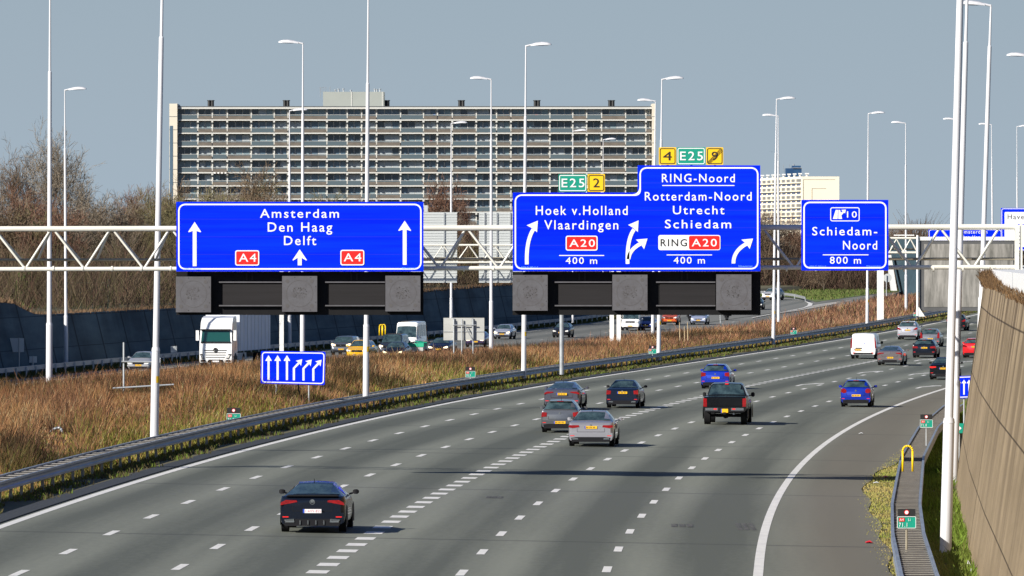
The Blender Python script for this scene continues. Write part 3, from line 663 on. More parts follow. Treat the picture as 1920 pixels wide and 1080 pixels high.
# ---------------------------------------------------------------- lettering
_fc = {}
def text_geo(body, bold=.012, sp=1.0):
    k = (body, bold, sp)
    if k in _fc: return _fc[k]
    cu = bpy.data.curves.new('t', 'FONT'); cu.body = body; cu.offset = bold; cu.space_character = sp; cu.resolution_u = 3
    o = bpy.data.objects.new('t', cu); sc.collection.objects.link(o)
    dg = bpy.context.evaluated_depsgraph_get(); me = bpy.data.meshes.new_from_object(o.evaluated_get(dg))
    v = [(p.co.x, p.co.y) for p in me.vertices]; f = [tuple(p.vertices) for p in me.polygons]
    bpy.data.objects.remove(o); bpy.data.curves.remove(cu); bpy.data.meshes.remove(me)
    _fc[k] = (v, f); return v, f
CAPH = .729
def put_text(b, body, x0, x1, zb, zt, y, bold=.006, sp=1.15, mi=0, cap=None):
    """fit text between x0..x1, cap height zb..zt, on plane y"""
    v, f = text_geo(body, bold, sp); xs = [p[0] for p in v]; a, c = min(xs), max(xs)
    ys_ = text_geo('H', bold, 1)[0]; h = max(p[1] for p in ys_); l = min(p[1] for p in ys_)
    sx_ = (x1 - x0) / (c - a); sz_ = (zt - zb) / (h - l)
    b.add([(x0 + (px_ - a) * sx_, y, zb + (py_ - l) * sz_) for px_, py_ in v], f, mi)
def rounded(poly, r, n=6):
    out = []; k = len(poly)
    for i in range(k):
        p = Vector(poly[i]); a = Vector(poly[i - 1]); c = Vector(poly[(i + 1) % k]); d0 = (a - p).normalized(); d1 = (c - p).normalized()
        p0 = p + d0 * r; p2 = p + d1 * r
        for j in range(n + 1):
            t = j / n; q = p0 * (1 - t) ** 2 + (p * .82 + (p0 + p2) * .09) * 2 * t * (1 - t) + p2 * t * t; out.append((q.x, q.y))
    return out
def inset(poly, d):
    out = []; k = len(poly)
    area = sum(poly[i][0] * poly[(i + 1) % k][1] - poly[(i + 1) % k][0] * poly[i][1] for i in range(k)); sg = 1 if area > 0 else -1
    for i in range(k):
        p = Vector(poly[i]); e0 = (p - Vector(poly[i - 1])).normalized(); e1 = (Vector(poly[(i + 1) % k]) - p).normalized()
        n0 = Vector((-e0.y, e0.x)) * sg; n1 = Vector((-e1.y, e1.x)) * sg; q = p + (n0 + n1) * d; out.append((q.x, q.y))
    return out
class Sign:                                   # lays out a sign from its pixel drawing onto its own vertical plane
    def __init__(s, t, Y): s.t = t; s.Y = Y
    def xz(s, px, py): x, _, z = P(px, py, s.Y); return (x, z)
    def poly(s, pts_): return [s.xz(*p) for p in pts_]
    def panel(s, pts_, mt, name='panel', th=.06, r=None, dy=0.0, parent=None):
        q = s.poly(pts_); q = rounded(q, r * s.Y / F) if r else q
        return MB().prism(q, s.Y + dy, s.Y + dy + th).build(name, M[mt], parent or s.t)
    def seams(s, x0, x1, ys_):
        b = MB(); a, c = s.xz(x0, 0)[0], s.xz(x1, 0)[0]
        for y in ys_: z = s.xz(0, y)[1]; b.box(a, c, s.Y - .0035, s.Y - .001, z - .006, z + .006)
        return b.build('sheet_seam', M['bluedark'], s.t)
    def border(s, pts_, ins, w, r, mt='signwhite', dy=-.008, parent=None):
        u = s.Y / F; q = s.poly(pts_); a = rounded(inset(q, ins * u), r * u); c = rounded(inset(q, (ins + w) * u), max(r - w, .5) * u)
        return MB().ring(a, c, s.Y + dy, s.Y + dy + .006).build('border', M[mt], parent or s.t)
    def text(s, items, mt='signwhite', name='lettering', dy=-.014, bold=.006, parent=None, sp=1.22):
        b = MB()
        for body, x0, x1, yt, yb in items:
            a = s.xz(x0, yb); c = s.xz(x1, yt); put_text(b, body, a[0], c[0], a[1], c[1], s.Y + dy, bold, sp)
        return b.build(name, M[mt], parent or s.t)
    def shape(s, polys, mt='signwhite', name='arrow', dy=-.014, parent=None, th=.006):
        b = MB()
        for pl in polys: b.prism(s.poly(pl), s.Y + dy, s.Y + dy + th)
        return b.build(name, M[mt], parent or s.t)
    def bar(s, x0, x1, y, w=1.6, **k): return s.shape([[(x0, y - w / 2), (x1, y - w / 2), (x1, y + w / 2), (x0, y + w / 2)]], name='rule', **k)
    def uparrow(s, x, tip, hb, hw, sw, bot, notch=1.5):
        return s.shape([[(x, tip), (x + hw, hb), (x + hw - 1, hb + 1), (x + sw / 2, hb - notch), (x + sw / 2, bot), (x - sw / 2, bot), (x - sw / 2, hb - notch), (x - hw + 1, hb + 1), (x - hw, hb)]])
    def curve(s, cps, w, parent=None, head=None):
        # quadratic bezier shaft in px with constant width, plus a triangular head
        (x0, y0), (x1, y1), (x2, y2) = cps; L_ = []; R_ = []
        for j in range(11):
            t = j / 10; x = x0 * (1 - t) ** 2 + 2 * x1 * t * (1 - t) + x2 * t * t; y = y0 * (1 - t) ** 2 + 2 * y1 * t * (1 - t) + y2 * t * t
            dx = 2 * (1 - t) * (x1 - x0) + 2 * t * (x2 - x1); dy = 2 * (1 - t) * (y1 - y0) + 2 * t * (y2 - y1); l = math.hypot(dx, dy)
            L_.append((x - dy / l * w / 2, y + dx / l * w / 2)); R_.append((x + dy / l * w / 2, y - dx / l * w / 2))
        polys = [[L_[i], R_[i], R_[i + 1], L_[i + 1]] for i in range(10)]
        b = MB()
        for pl in polys: b.prism(s.poly(pl), s.Y - .014, s.Y - .008)
        if head: b.prism(s.poly(head), s.Y - .0155, s.Y - .009)
        return b
    def badge(s, x0, x1, y0, y1, mt, txt, tx0, tx1, ty0, ty1, tm='signwhite', bm='signwhite'):
        r_ = [(x0, y1), (x1, y1), (x1, y0), (x0, y0)]
        p_ = MB().prism(rounded(s.poly(r_), 4 * s.Y / F), s.Y - .016, s.Y - .002).build('route_badge', M[mt], s.t)
        u = s.Y / F; q = s.poly(r_); a = rounded(inset(q, -.1 * u), 4 * u); c = rounded(inset(q, 1.9 * u), 2.6 * u)
        MB().ring(a, c, s.Y - .022, s.Y - .0161).build('border', M[bm], p_)
        s.text([(txt, tx0, tx1, ty0, ty1)], tm, dy=-.024, parent=p_); return p_
YG = 240.0
# ---------------------------------------------------------------- main gantry
g = thing('gantry', 'cream tubular truss gantry spanning the whole motorway and carrying the large signs', 'gantry', (0, 0, 0))
zt_, zb_, zr_ = P(0, 428.5, 241)[2], P(0, 504, 241)[2], P(0, 487.5, 242.3)[2]
xL, xR_ = P(-130, 0, 241)[0], P(1908, 0, 241)[0]
def gy(x): return 241.0
MB().tube((xL, 241, zt_ - .02), (xR_, 241, zt_ + .06), .098, None, 14).build('top_chord', M['truss'], g, smooth=True, angle=40)
MB().tube((xL, 241, zb_ - .02), (xR_ + .1, 241, zb_ + .06), .078, None, 14).build('bottom_chord', M['truss'], g, smooth=True, angle=40)
MB().tube((xL, 242.3, zr_), (xR_, 242.3, zr_ + .04), .052, None, 10).build('rear_chord', M['chord'], g, smooth=True, angle=40)
for k in range(-2, 24):
    pa = 98 + 111 * k - 111
    if pa > 1900: break
    xt = P(pa, 0, 241)[0]
    for (dp, yy, zz, off_) in ((-49, 241, zb_, 0), (59, 241, zb_, 0), (-31, 242.3, zr_, 0), (47, 242.3, zr_, 0)):
        xb = P(pa + dp, 0, 241)[0]
        if xb > xR_ or xb < xL: continue
        MB().tube((xt + (.06 if dp > 0 else -.06), 241.02 if yy < 242 else 241.1, zt_ - .05), (xb, yy, zz + .03), .042, None, 8, caps=False).build('diagonal', M['truss'], g, smooth=True)
for k in range(38):
    x = P(-120 + 55 * k, 0, 241)[0]
    if x < xR_: MB().tube((x - .03, 241, zb_), (x + .03, 241, zb_), .10, None, 14).build('flange', M['truss'], g, smooth=True, angle=40)
xe = P(1904, 0, 241)[0]
MB().box(xe - .02, xe + .12, 240.85, 241.15, P(0, 511, 241)[2], zt_ + .12).box(xe + .16, xe + .24, 240.9, 241.1, P(0, 511, 241)[2], zt_ + .2).build('end_frame', M['truss'], g)
b = MB()
for k in range(10): z = zb_ + .1 + k * .13; b.box(xe + .10, xe + .19, 240.95, 241.05, z, z + .03)
b.build('rung', M['truss'], g)
b = MB().box(xe - .1, xe + .35, 240.7, 241.3, 6.7, P(0, 511, 241)[2] - .003); b.build('foot', M['galv'], g)
b = MB().box(xL - .1, xL + .3, 240.8, 241.2, .3, zt_ + .2); b.build('leg', M['truss'], g)

def brackets(t, x0, x1, ytop):
    pass
# sign A
t = thing('route_sign', 'wide blue sign reading Amsterdam, Den Haag and Delft with two A4 badges', 'road sign', P(562, 444, YG)); t.location = (0, 0, 0)
S = Sign(t, YG - .5); rc = [(330.5, 509), (794, 509), (794, 378.5), (330.5, 378.5)]
S.panel(rc, 'blue', th=.12); S.border(rc, 3.4, 2.8, 13)
S.text([('Amsterdam', 487.5, 635.5, 392, 408.3), ('Den Haag', 502, 623, 417, 434.3), ('Delft', 532.5, 593, 442.5, 459.5)])
S.text([('A004-71.045-LI-1', 345.5, 376.5, 502.6, 505.3), ('Rijkswaterstaat', 753.8, 779.5, 501.2, 504)], 'cyan', 'small_print', bold=0)
S.seams(331.5, 793, (411, 444, 477)); S.uparrow(365, 416, 434.5, 12, 7.2, 499); S.uparrow(758.8, 413.8, 432, 12, 7.2, 496.5); S.uparrow(562, 467.5, 487.5, 13.5, 7.5, 497.5, 4)
S.badge(441, 486, 469.3, 498, 'red', 'A4', 447.8, 480.5, 475.7, 490.7); S.badge(638.3, 683, 468.5, 497.5, 'red', 'A4', 644.5, 677.5, 475, 490)
# sign B
t = thing('route_sign', 'largest blue stepped sign with RING-Noord, Rotterdam-Noord and Hoek v.Holland', 'road sign')
S = Sign(t, YG - .5); rc = [(961.5, 508.5), (1425.5, 508.5), (1425.5, 310), (1195.5, 310), (1195.5, 361), (961.5, 361)]
S.panel(rc, 'blue', th=.12); S.border(rc, 3.4, 2.8, 13)
S.text([('Hoek v.Holland', 1004.6, 1176.8, 386, 403), ('Vlaardingen', 1020.5, 1159.3, 413, 430), ('400 m', 1060.7, 1119.7, 482.4, 494.7), ('400 m', 1263, 1321.7, 481.8, 494.2),
        ('RING-Noord', 1241, 1377.7, 326, 341.7), ('Rotterdam-Noord', 1209, 1409.3, 360, 376), ('Utrecht', 1261.7, 1358.3, 386, 401.7), ('Schiedam', 1246.7, 1371, 412, 428)])
S.text([('A004-71.045-LI-2', 977, 1008.5, 499.8, 502.5), ('Rijkswaterstaat', 1385, 1410.7, 497.5, 500.5)], 'cyan', 'small_print', bold=0)
S.badge(1060.7, 1120.4, 442, 469.8, 'red', 'A20', 1067.5, 1115.5, 449, 462.7)
S.seams(962.5, 1424.5, (394, 427, 460)); S.seams(1197, 1424.5, (343,)); S.bar(1048.4, 1132.7, 479); S.bar(1250, 1335, 478); S.bar(1241.7, 1377, 347.8)
S.curve([(987.8, 495.7), (986, 452), (1000, 430)], 7, head=[(1008.5, 413.7), (1007, 435.4), (998, 428), (987.5, 422.5)]).build('arrow', M['signwhite'], t)
b = S.curve([(1176.7, 494.7), (1175, 448), (1189, 430)], 7, head=[(1197.3, 413.3), (1196, 435), (1187, 427), (1177.7, 421.7)])
b2 = S.curve([(1178.5, 486), (1180, 467), (1203, 456)], 7, head=[(1214, 447.3), (1207.7, 467.3), (1201, 457), (1192.3, 449.3)])
k = len(b.v); b.v += b2.v; b.f += [tuple(i + k for i in f) for f in b2.f]; b.m += b2.m; b.build('arrow', M['signwhite'], t)
S.curve([(1375.2, 494), (1375, 470), (1400, 457)], 7, head=[(1412, 447.3), (1405.7, 466.7), (1399, 457), (1390, 449.3)]).build('arrow', M['signwhite'], t)
p_ = S.panel([(1234.3, 469), (1350.7, 469), (1350.7, 440.7), (1234.3, 440.7)], 'signwhite', 'route_badge', .012, 4, -.014)
MB().prism(rounded(S.poly([(1291.7, 467.6), (1349.2, 467.6), (1349.2, 442.2), (1291.7, 442.2)]), 3 * S.Y / F), S.Y - .019, S.Y - .0141).build('red_field', M['red'], p_)
S.text([('RING', 1238.5, 1288, 448.3, 461.8)], 'black', dy=-.02, parent=p_, bold=.012); S.text([('A20', 1297, 1344, 448, 462)], dy=-.024, parent=p_)
# sign C
t = thing('route_sign', 'small squarish blue sign reading Schiedam-Noord 800 m with exit number 10', 'road sign')
S = Sign(t, YG - .5); rc = [(1502.7, 507), (1665.7, 507), (1665.7, 374.7), (1502.7, 374.7)]
S.panel(rc, 'blue', th=.12); S.border(rc, 3.4, 2.8, 12)
S.text([('Schiedam-', 1522.8, 1644.8, 425.6, 441.2), ('Noord', 1580.6, 1644.6, 451.5, 467.8), ('800 m', 1556, 1614.3, 481.5, 494.4)])
S.text([('A004-71.045-LI-3', 1517.6, 1548.7, 498, 500.6), ('Rijkswaterstaat', 1625, 1651, 497.6, 500.2)], 'cyan', 'small_print', bold=0)
S.seams(1504, 1665, (408, 441, 474)); S.bar(1542.7, 1628.3, 477.8); S.border([(1556.7, 415), (1611.7, 415), (1611.7, 388.7), (1556.7, 388.7)], 0, 1.6, 4)
S.text([('10', 1588, 1606.5, 396.3, 408)])
S.shape([[(1567, 393.5), (1571, 393.5), (1570.5, 410.5), (1561.5, 410.5)], [(1572, 393.5), (1575, 393.5), (1576.5, 399), (1580, 396.5), (1577.5, 393.5), (1586, 393), (1584.5, 400), (1582.5, 398.5), (1577.5, 404), (1579, 410.5), (1571.8, 410.5)]], name='exit_symbol')
# route plates on top
def plate(label, x0, x1, y0, y1, mt, txt, tx, tm, struck=False):
    t = thing('route_plate', label, 'route plate'); S = Sign(t, YG - .45); rc = [(x0, y1), (x1, y1), (x1, y0), (x0, y0)]
    S.panel(rc, mt, th=.05, r=1.5); S.border(rc, 1.2 if tm == 'signwhite' else 1.6, 1.5, 3.4, tm)
    S.text([(txt, tx[0], tx[1], y0 + 8, y1 - 8.5)], tm, bold=.006 if tm == 'signwhite' else .0)
    if struck:
        S.shape([[(x0 + 2.2, y1 - 5.2), (x1 - 5.5, y0 + 2), (x1 - 5, y0 + 2.4), (x0 + 2.6, y1 - 4.6)], [(x0 + 3, y1 - 2.8), (x1 - 3, y0 + 3.2), (x1 - 2.5, y0 + 3.6), (x0 + 3.6, y1 - 2.4)], [(x0 + 5.4, y1 - 2), (x1 - 2, y0 + 6), (x1 - 1.7, y0 + 6.6), (x0 + 6.2, y1 - 2)]], 'black', 'strike_lines', dy=-.02)
    MB().box(P((x0 + x1) / 2, 0, YG)[0] - .04, P((x0 + x1) / 2, 0, YG)[0] + .04, YG - .39, YG - .33, P(0, y1, YG)[2] - .3, P(0, y1, YG)[2] + .2).build('bracket', M['galv'], t)
plate('green E25 plate standing on the lower step of the largest sign', 1047.3, 1100.3, 327, 359.5, 'green', 'E25', (1053, 1096), 'signwhite')
plate('yellow number 2 plate beside a green plate on the lower step of the sign', 1101.8, 1134.3, 326.5, 359.5, 'yellow', '2', (1112, 1124), 'black')
plate('yellow number 4 plate at the left end of the upper row of plates', 1235.3, 1267.8, 276.3, 309, 'yellow', '4', (1243, 1259.5), 'black')
plate('green E25 plate on top of the taller step, between two yellow plates', 1269.3, 1322.5, 276.3, 309, 'green', 'E25', (1275, 1318), 'signwhite')
plate('yellow plate with crossed out number 9 at the right end of the upper row', 1324, 1356, 276.3, 309, 'yellow', '9', (1334, 1346), 'black', True)

# ---------------------------------------------------------------- lane signal boards
def matrix_geo(w, parent, x, z, y, name='signal_box'):
    u = YG / F
    o = MB().box(x, x + w, y, y + .30, z - w * 1.02, z).build(name, M['matrix'], parent)
    cx, cz = x + w / 2, z - w * .5; b = MB(); r0 = w * .37
    for k in range(40):
        a0, a1 = 2 * math.pi * k / 40, 2 * math.pi * (k + .8) / 40
        b.add([(cx + math.cos(a) * r, y - .004, cz + math.sin(a) * r) for a, r in ((a0, r0), (a1, r0), (a1, r0 + .02), (a0, r0 + .02))], [(0, 1, 2, 3)])
    for k in range(90):        # worn lamp dots in the middle of the face
        a = random.uniform(-.2, .2) * w; c = random.uniform(-.16, .18) * w; s_ = .012
        if abs(a) * 5 / w + abs(c) * 5 / w < 1.5: b.add([(cx + a - s_, y - .004, cz + c - s_), (cx + a + s_, y - .004, cz + c - s_), (cx + a + s_, y - .004, cz + c + s_), (cx + a - s_, y - .004, cz + c + s_)], [(0, 1, 2, 3)])
    for sx_ in (-1, 1):
        for sz_ in (-1, 1):
            q = [(cx + sx_ * w * .35 + math.cos(i * math.pi / 5) * w * .055, y - .004, cz + sz_ * w * .35 + math.sin(i * math.pi / 5) * w * .055) for i in range(10)]; b.add(q, [tuple(range(10))])
    b.build('lamp_marks', M['matrixdark'], o)
    b = MB()
    for a, c in ((-.14, .46), (.32, .46), (.46, -.25), (.46, .2), (-.14, -.47), (.3, -.47)): b.box(cx + a * w - .012, cx + a * w + .012, y - .006, y - .001, cz + c * w - .012, cz + c * w + .012)
    b.build('bolt', M['black'], o)
    return o
def signal_board(label, x0, x1, boxes, gaps):
    t = thing('signal_board', label, 'signal board'); Yb = YG - .05; u = YG / F
    MB().box(P(x0, 0, YG)[0], P(x1, 0, YG)[0], Yb, Yb + .12, P(0, 590.5, YG)[2], P(0, 509.6, YG)[2]).build('backing', M['board'], t)
    for (bx, by, bw) in boxes: matrix_geo(bw * u, t, P(bx, 0, YG)[0], P(0, by, YG)[2], Yb - .36)
    for (a, c) in gaps:
        MB().box(P(a + 1, 0, YG)[0], P(c, 0, YG)[0], Yb - .10, Yb - .002, P(0, 571.5, YG)[2], P(0, 533, YG)[2]).build('louvre_panel', M['boardlite'], t)
        for yy in (529, 573): MB().box(P(a - 6, 0, YG)[0], P(c, 0, YG)[0], Yb - .16, Yb - .003, P(0, yy + 1.2, YG)[2], P(0, yy - 1.2, YG)[2]).build('rail', M['matrix'], t)
        m_ = P((a + c) / 2 - 12, 0, YG)[0]; MB().box(m_, m_ + .06, Yb - .03, Yb - .003, P(0, 526, YG)[2], P(0, 512, YG)[2]).box(m_ + .2, m_ + .26, Yb - .03, Yb - .003, P(0, 526, YG)[2], P(0, 512, YG)[2]).build('bracket', M['boardlite'], t)
signal_board('black lane signal board with three grey square boxes under the Amsterdam sign', 331, 794, [(330.8, 518.5, 65.5), (529.7, 517.5, 65.5), (723, 516.8, 65.5)], [(417, 529), (616, 722)])
signal_board('black lane signal board with three grey square boxes under the stepped sign', 961, 1426, [(961.2, 515.5, 65.5), (1148, 515, 65.5), (1342.5, 514.5, 65.5)], [(1046, 1147), (1236, 1341)])

# ---------------------------------------------------------------- gantry over the oncoming lanes, seen from behind
g2 = thing('gantry', 'smaller white truss gantry behind the main one over the oncoming lanes', 'gantry'); Y2 = 560
x0, x1 = P(520, 0, Y2)[0], P(1156, 0, Y2)[0]; za, zb2 = P(0, 459.5, Y2)[2], P(0, 492, Y2)[2]; zc = P(0, 484, Y2 + 2)[2]
MB().tube((x0, Y2, za), (x1, Y2, za), .085, None, 10).build('top_chord', M['truss'], g2, smooth=True, angle=40)
MB().tube((x0, Y2, zb2), (x1, Y2, zb2), .085, None, 10).build('bottom_chord', M['truss'], g2, smooth=True, angle=40)
MB().tube((x0, Y2 + 1.2, zc), (x1, Y2 + 1.2, zc), .08, None, 10).build('rear_chord', M['chord'], g2, smooth=True, angle=40)
x = x0
while x < x1 - 1:
    for (a, yy, zz) in ((0, Y2, zb2), (2.0, Y2, zb2), (.2, Y2 + 1.2, zc), (1.8, Y2 + 1.2, zc)):
        MB().tube((x + 1.0, Y2 + .05, za), (x + a, yy, zz), .05, None, 6, caps=False).build('diagonal', M['truss'], g2)
    x += 2.1
for px in (1147, 1160): MB().box(P(px - 4, 0, Y2)[0], P(px + 4, 0, Y2)[0], Y2 - .2, Y2 + .2, -1.0, P(0, 455, Y2)[2]).build('leg', M['white'], g2)
MB().box(P(524, 0, Y2)[0], P(532, 0, Y2)[0], Y2 - .2, Y2 + .2, -1.0, P(0, 455, Y2)[2]).build('leg', M['white'], g2)
def sign_back(label, x0, x1, y0, y1, Y, ribs, posts=(), extra=None, slats=True, mt='signback', pb=None):
    t = thing('sign_back', label, 'sign'); a, c = P(x0, 0, Y)[0], P(x1, 0, Y)[0]; zb, zt = P(0, y1, Y)[2], P(0, y0, Y)[2]
    MB().box(a, c, Y, Y + .05, zb, zt).build('panel', M[mt], t)
    if slats:
        b = MB(); z = zb + .1
        while z < zt - .05: b.box(a + .02, c - .02, Y - .035, Y - .002, z, z + .05); z += .22
        b.build('slats', M[mt], t)
    for r_ in ribs:
        x = P(r_, 0, Y)[0]; MB().box(x - .05, x + .05, Y - .10, Y - .036, zb + .05, zt - .03).build('rib', M['galv'], t)
    if extra: MB().box(P(extra[0], 0, Y)[0], P(extra[1], 0, Y)[0], Y, Y + .05, P(0, extra[3], Y)[2], P(0, extra[2], Y)[2]).build('side_panel', M[mt], t)
    for (px, pb_) in posts:
        x = P(px, 0, Y)[0]; MB().tube((x, Y - .16, P(0, pb_, Y)[2] - .5), (x, Y - .16, zt - .1), .05, None, 8).build('post', M['galv'], t)
    return t
sign_back('slatted aluminium sign back just right of the Amsterdam sign', 770, 857, 398, 530, Y2 + 1.8, (833, 790), extra=(795, 802, 385, 397.5))
sign_back('slatted aluminium sign back just left of the stepped sign', 898, 985, 398, 530, Y2 + 1.8, (909, 932, 957))
t = sign_back('pale grey panel on thin posts at the road edge beside a white mast', 831.5, 908, 596, 638, 470, (851, 886), posts=((851, 652), (866, 660), (887, 658)), slats=False, mt='pale')
Yq = 470
MB().box(P(832, 0, Yq)[0], P(907, 0, Yq)[0], Yq - .04, Yq - .002, P(0, 622.4, Yq)[2], P(0, 621.4, Yq)[2]).build('seam', M['galv'], t)
MB().tube((P(850, 0, Yq)[0], Yq - .2, P(0, 609.5, Yq)[2]), (P(893, 0, Yq)[0], Yq - .2, P(0, 609.5, Yq)[2]), .04, None, 6).tube((P(872, 0, Yq)[0], Yq - .25, P(0, 611, Yq)[2]), (P(889, 0, Yq)[0], Yq - .25, P(0, 643, Yq)[2]), .04, None, 6).build('brace', M['galv'], t)
# far gantry with the big dark display and signs beyond
g3 = thing('gantry', 'far white gantry with footed post left of the stained grey display board', 'gantry'); Y3 = 690
for zz_, r_, m_ in ((446.5, .11, 'truss'), (473.5, .11, 'truss')):
    MB().tube((P(1640, 0, Y3)[0], Y3, P(0, zz_, Y3)[2]), (P(1724, 0, Y3)[0], Y3, P(0, zz_, Y3)[2]), r_, None, 8).build('chord', M[m_], g3, smooth=True, angle=40)
MB().tube((P(1640, 0, Y3)[0], Y3 + 1.2, P(0, 467, Y3)[2]), (P(1724, 0, Y3)[0], Y3 + 1.2, P(0, 467, Y3)[2]), .08, None, 8).build('rear_chord', M['chord'], g3, smooth=True)
for (xa, xb) in ((1668, 1694), (1694, 1720)):
    for yy in (Y3, Y3 + 1.2):
        m_ = P((xa + xb) / 2, 448, Y3)
        for x_ in (xa, xb): MB().tube((m_[0], Y3, m_[2]), (P(x_, 0, Y3)[0], yy, P(0, 472, Y3)[2]), .06, None, 6, caps=False).build('diagonal', M['truss'], g3)
MB().box(P(1644.5, 0, Y3)[0], P(1650.5, 0, Y3)[0], Y3 - .2, Y3 + .2, P(0, 606, Y3)[2], P(0, 444, Y3)[2]).build('leg', M['white'], g3)
MB().box(P(1652, 0, Y3)[0], P(1658, 0, Y3)[0], Y3 + .9, Y3 + 1.3, P(0, 606, Y3)[2], P(0, 444, Y3)[2]).build('leg', M['white'], g3)
MB().tube((P(1720, 0, Y3)[0], Y3 - .3, P(0, 592, Y3)[2]), (P(1720, 0, Y3)[0], Y3 - .3, P(0, 441, Y3)[2]), .12, None, 10).build('post', M['white'], g3, smooth=True, angle=40)
b = MB(); b.prism([(P(1722, 0, Y3)[0], P(0, 586, Y3)[2] - .4), (P(1734, 0, Y3)[0], P(0, 586, Y3)[2] - .4), (P(1722, 0, Y3)[0], P(0, 575, Y3)[2])], Y3 - .4, Y3 - .1); b.build('foot', M['white'], g3)
MB().box(P(1676, 0, Y3)[0], P(1714, 0, Y3)[0], Y3 - .1, Y3, P(0, 442, Y3)[2], P(0, 440, Y3)[2]).build('rail', M['white'], g3)
t = thing('display_board', 'big stained grey display board in a dark frame behind the right masts', 'display board')
x0, x1 = P(1724.5, 0, Y3)[0], P(1908, 0, Y3)[0]; z0, z1 = P(0, 583, Y3)[2], P(0, 451, Y3)[2]
MB().box(x0, x1, Y3 - .1, Y3 + .5, z0, z1).build('frame', mat('frame_grey', (.10, .10, .10), .6, noise=((1, 1, 1), .6, (.07, .07, .07))), t)
MB().box(x0 + .45, x1 - .45, Y3 - .14, Y3 - .102, z0 + .4, z1 - .35).build('face', mat('stained_face', (.34, .32, .29), .8, noise=((1.6, 1, .22), 1.0, (.12, .115, .10))), t)
MB().box(x0, x1, Y3 - .2, Y3 + .6, z1 + .01, P(0, 444, Y3)[2]).build('top_beam', M['white'], t)
MB().box(P(1842, 0, Y3)[0], P(1849, 0, Y3)[0], Y3, Y3 + .3, P(0, 618, Y3)[2], z0 - .004).build('leg', M['white'], t)
t = thing('route_sign', 'distant blue sign reading Amsterdam, partly hidden behind the dark display board', 'road sign'); S = Sign(t, 720.)
rc = [(1741, 462), (1878, 462), (1878, 429.5), (1741, 429.5)]; S.panel(rc, 'blue', th=.15); S.border(rc, .8, 1.0, 5, dy=-.03); S.text([('Amsterdam', 1800, 1851, 431.5, 438), ('Den Haag', 1803, 1842, 441.5, 447)], dy=-.04)
t = thing('route_sign', 'white sign reading Havens with red A badge cut off by the right edge', 'road sign'); S = Sign(t, 716.)
rc = [(1876.8, 470), (1968, 470), (1968, 390), (1876.8, 390)]; S.panel(rc, 'blue', th=.15); S.border(rc, .9, 1.1, 4, dy=-.03); S.panel([(1883.5, 463), (1962, 463), (1962, 397.5), (1883.5, 397.5)], 'signwhite', 'white_field', .03, 2, -.04)
S.text([('Havens', 1889.2, 1934.5, 401.8, 411)], 'black', dy=-.05, bold=0); S.badge(1889.6, 1907.5, 424, 438, 'red', 'A4', 1891.5, 1905.5, 427.5, 435)
S.bar(1877.5, 1966, 421, 1.2, mt='blue', dy=-.05)
t = thing('round_sign', 'round sign seen from behind, beside the far gantry legs', 'sign'); x, _, z = P(1664, 521, 800)
MB().tube((x, 800, z), (x, 800.05, z), .5, None, 20).build('disc', M['signback'], t)
MB().tube((P(1662, 0, 800)[0], 799.9, P(0, 555, 800)[2]), (P(1662, 0, 800)[0], 799.9, z + .3), .06, None, 8).build('post', M['galv'], t)

# ---------------------------------------------------------------- ground mounted signs and small things
t = thing('lane_sign', 'blue sign with six white lane arrows standing in the brown grass', 'road sign'); S = Sign(t, 335.)
rc = [(488.7, 719), (608.8, 722), (610.3, 659.5), (489.3, 658)]; S.panel(rc, 'blue', th=.05, r=2); S.border(rc, 1.8, 2.0, 6)
for x in (503.5, 520.5, 538): S.uparrow(x, 666, 676, 6, 4, 712.5, 0)
for x in (551, 569, 587.5):
    d = (x - 551) * .03
    S.shape([[(x - 2, 713 + d), (x + 2, 713 + d), (x + 2, 691 + d), (x - 2, 690 + d)], [(x + 2, 691 + d), (x - 2, 690 + d), (x + 8.5, 678.5 + d), (x + 11.3, 681.5 + d)], [(x + 3.5, 676.5 + d), (x + 15.5, 673.5 + d), (x + 13.5, 686 + d), (x + 9.9, 680 + d)]])
for px, b0 in ((518, 752), (579, 763)): MB().tube((P(px, 0, 335)[0], 335.08, P(0, b0, 335)[2] - .3), (P(px, 0, 335)[0], 335.08, P(0, 662, 335)[2]), .04, None, 8).build('post', M['galv'], t)
MB().tube((P(558, 0, 335)[0], 335.3, P(0, 719, 335)[2]), (P(564, 0, 335)[0], 336.5, P(0, 765, 335)[2]), .035, None, 8).build('brace', M['greenrail'], t)
t = thing('lane_sign', 'narrow blue sign with white upward arrows partly hidden by the tan wall', 'road sign'); S = Sign(t, 300.)
rc = [(1791.5, 747), (1826, 746), (1826, 704.5), (1792.5, 705.5)]; S.panel(rc, 'blue', th=.05, r=1.5); S.border(rc, 1.3, 1.6, 4)
for x in (1798, 1807.5, 1817): S.uparrow(x, 712, 718, 4.2, 2.8, 740, 0)
MB().tube((P(1808, 0, 300)[0], 300.1, -1), (P(1808, 0, 300)[0], 300.1, P(0, 708, 300)[2]), .04, None, 8).build('post', M['galv'], t)
t = thing('direction_sign', 'small green sign with white arrow pointing right beside the thick mast', 'road sign'); S = Sign(t, 255.)
S.panel([(1786.5, 811), (1807.5, 812.5), (1808.5, 794), (1787, 793)], 'green', th=.03, r=1)
S.shape([[(1789, 801.8), (1797, 801.8), (1797, 797.5), (1803, 803), (1797, 808.5), (1797, 804.2), (1789, 804.2)]])
MB().tube((P(1799, 0, 255)[0], 255.08, -.8), (P(1799, 0, 255)[0], 255.08, P(0, 796, 255)[2]), .03, None, 8).build('post', M['galv'], t)
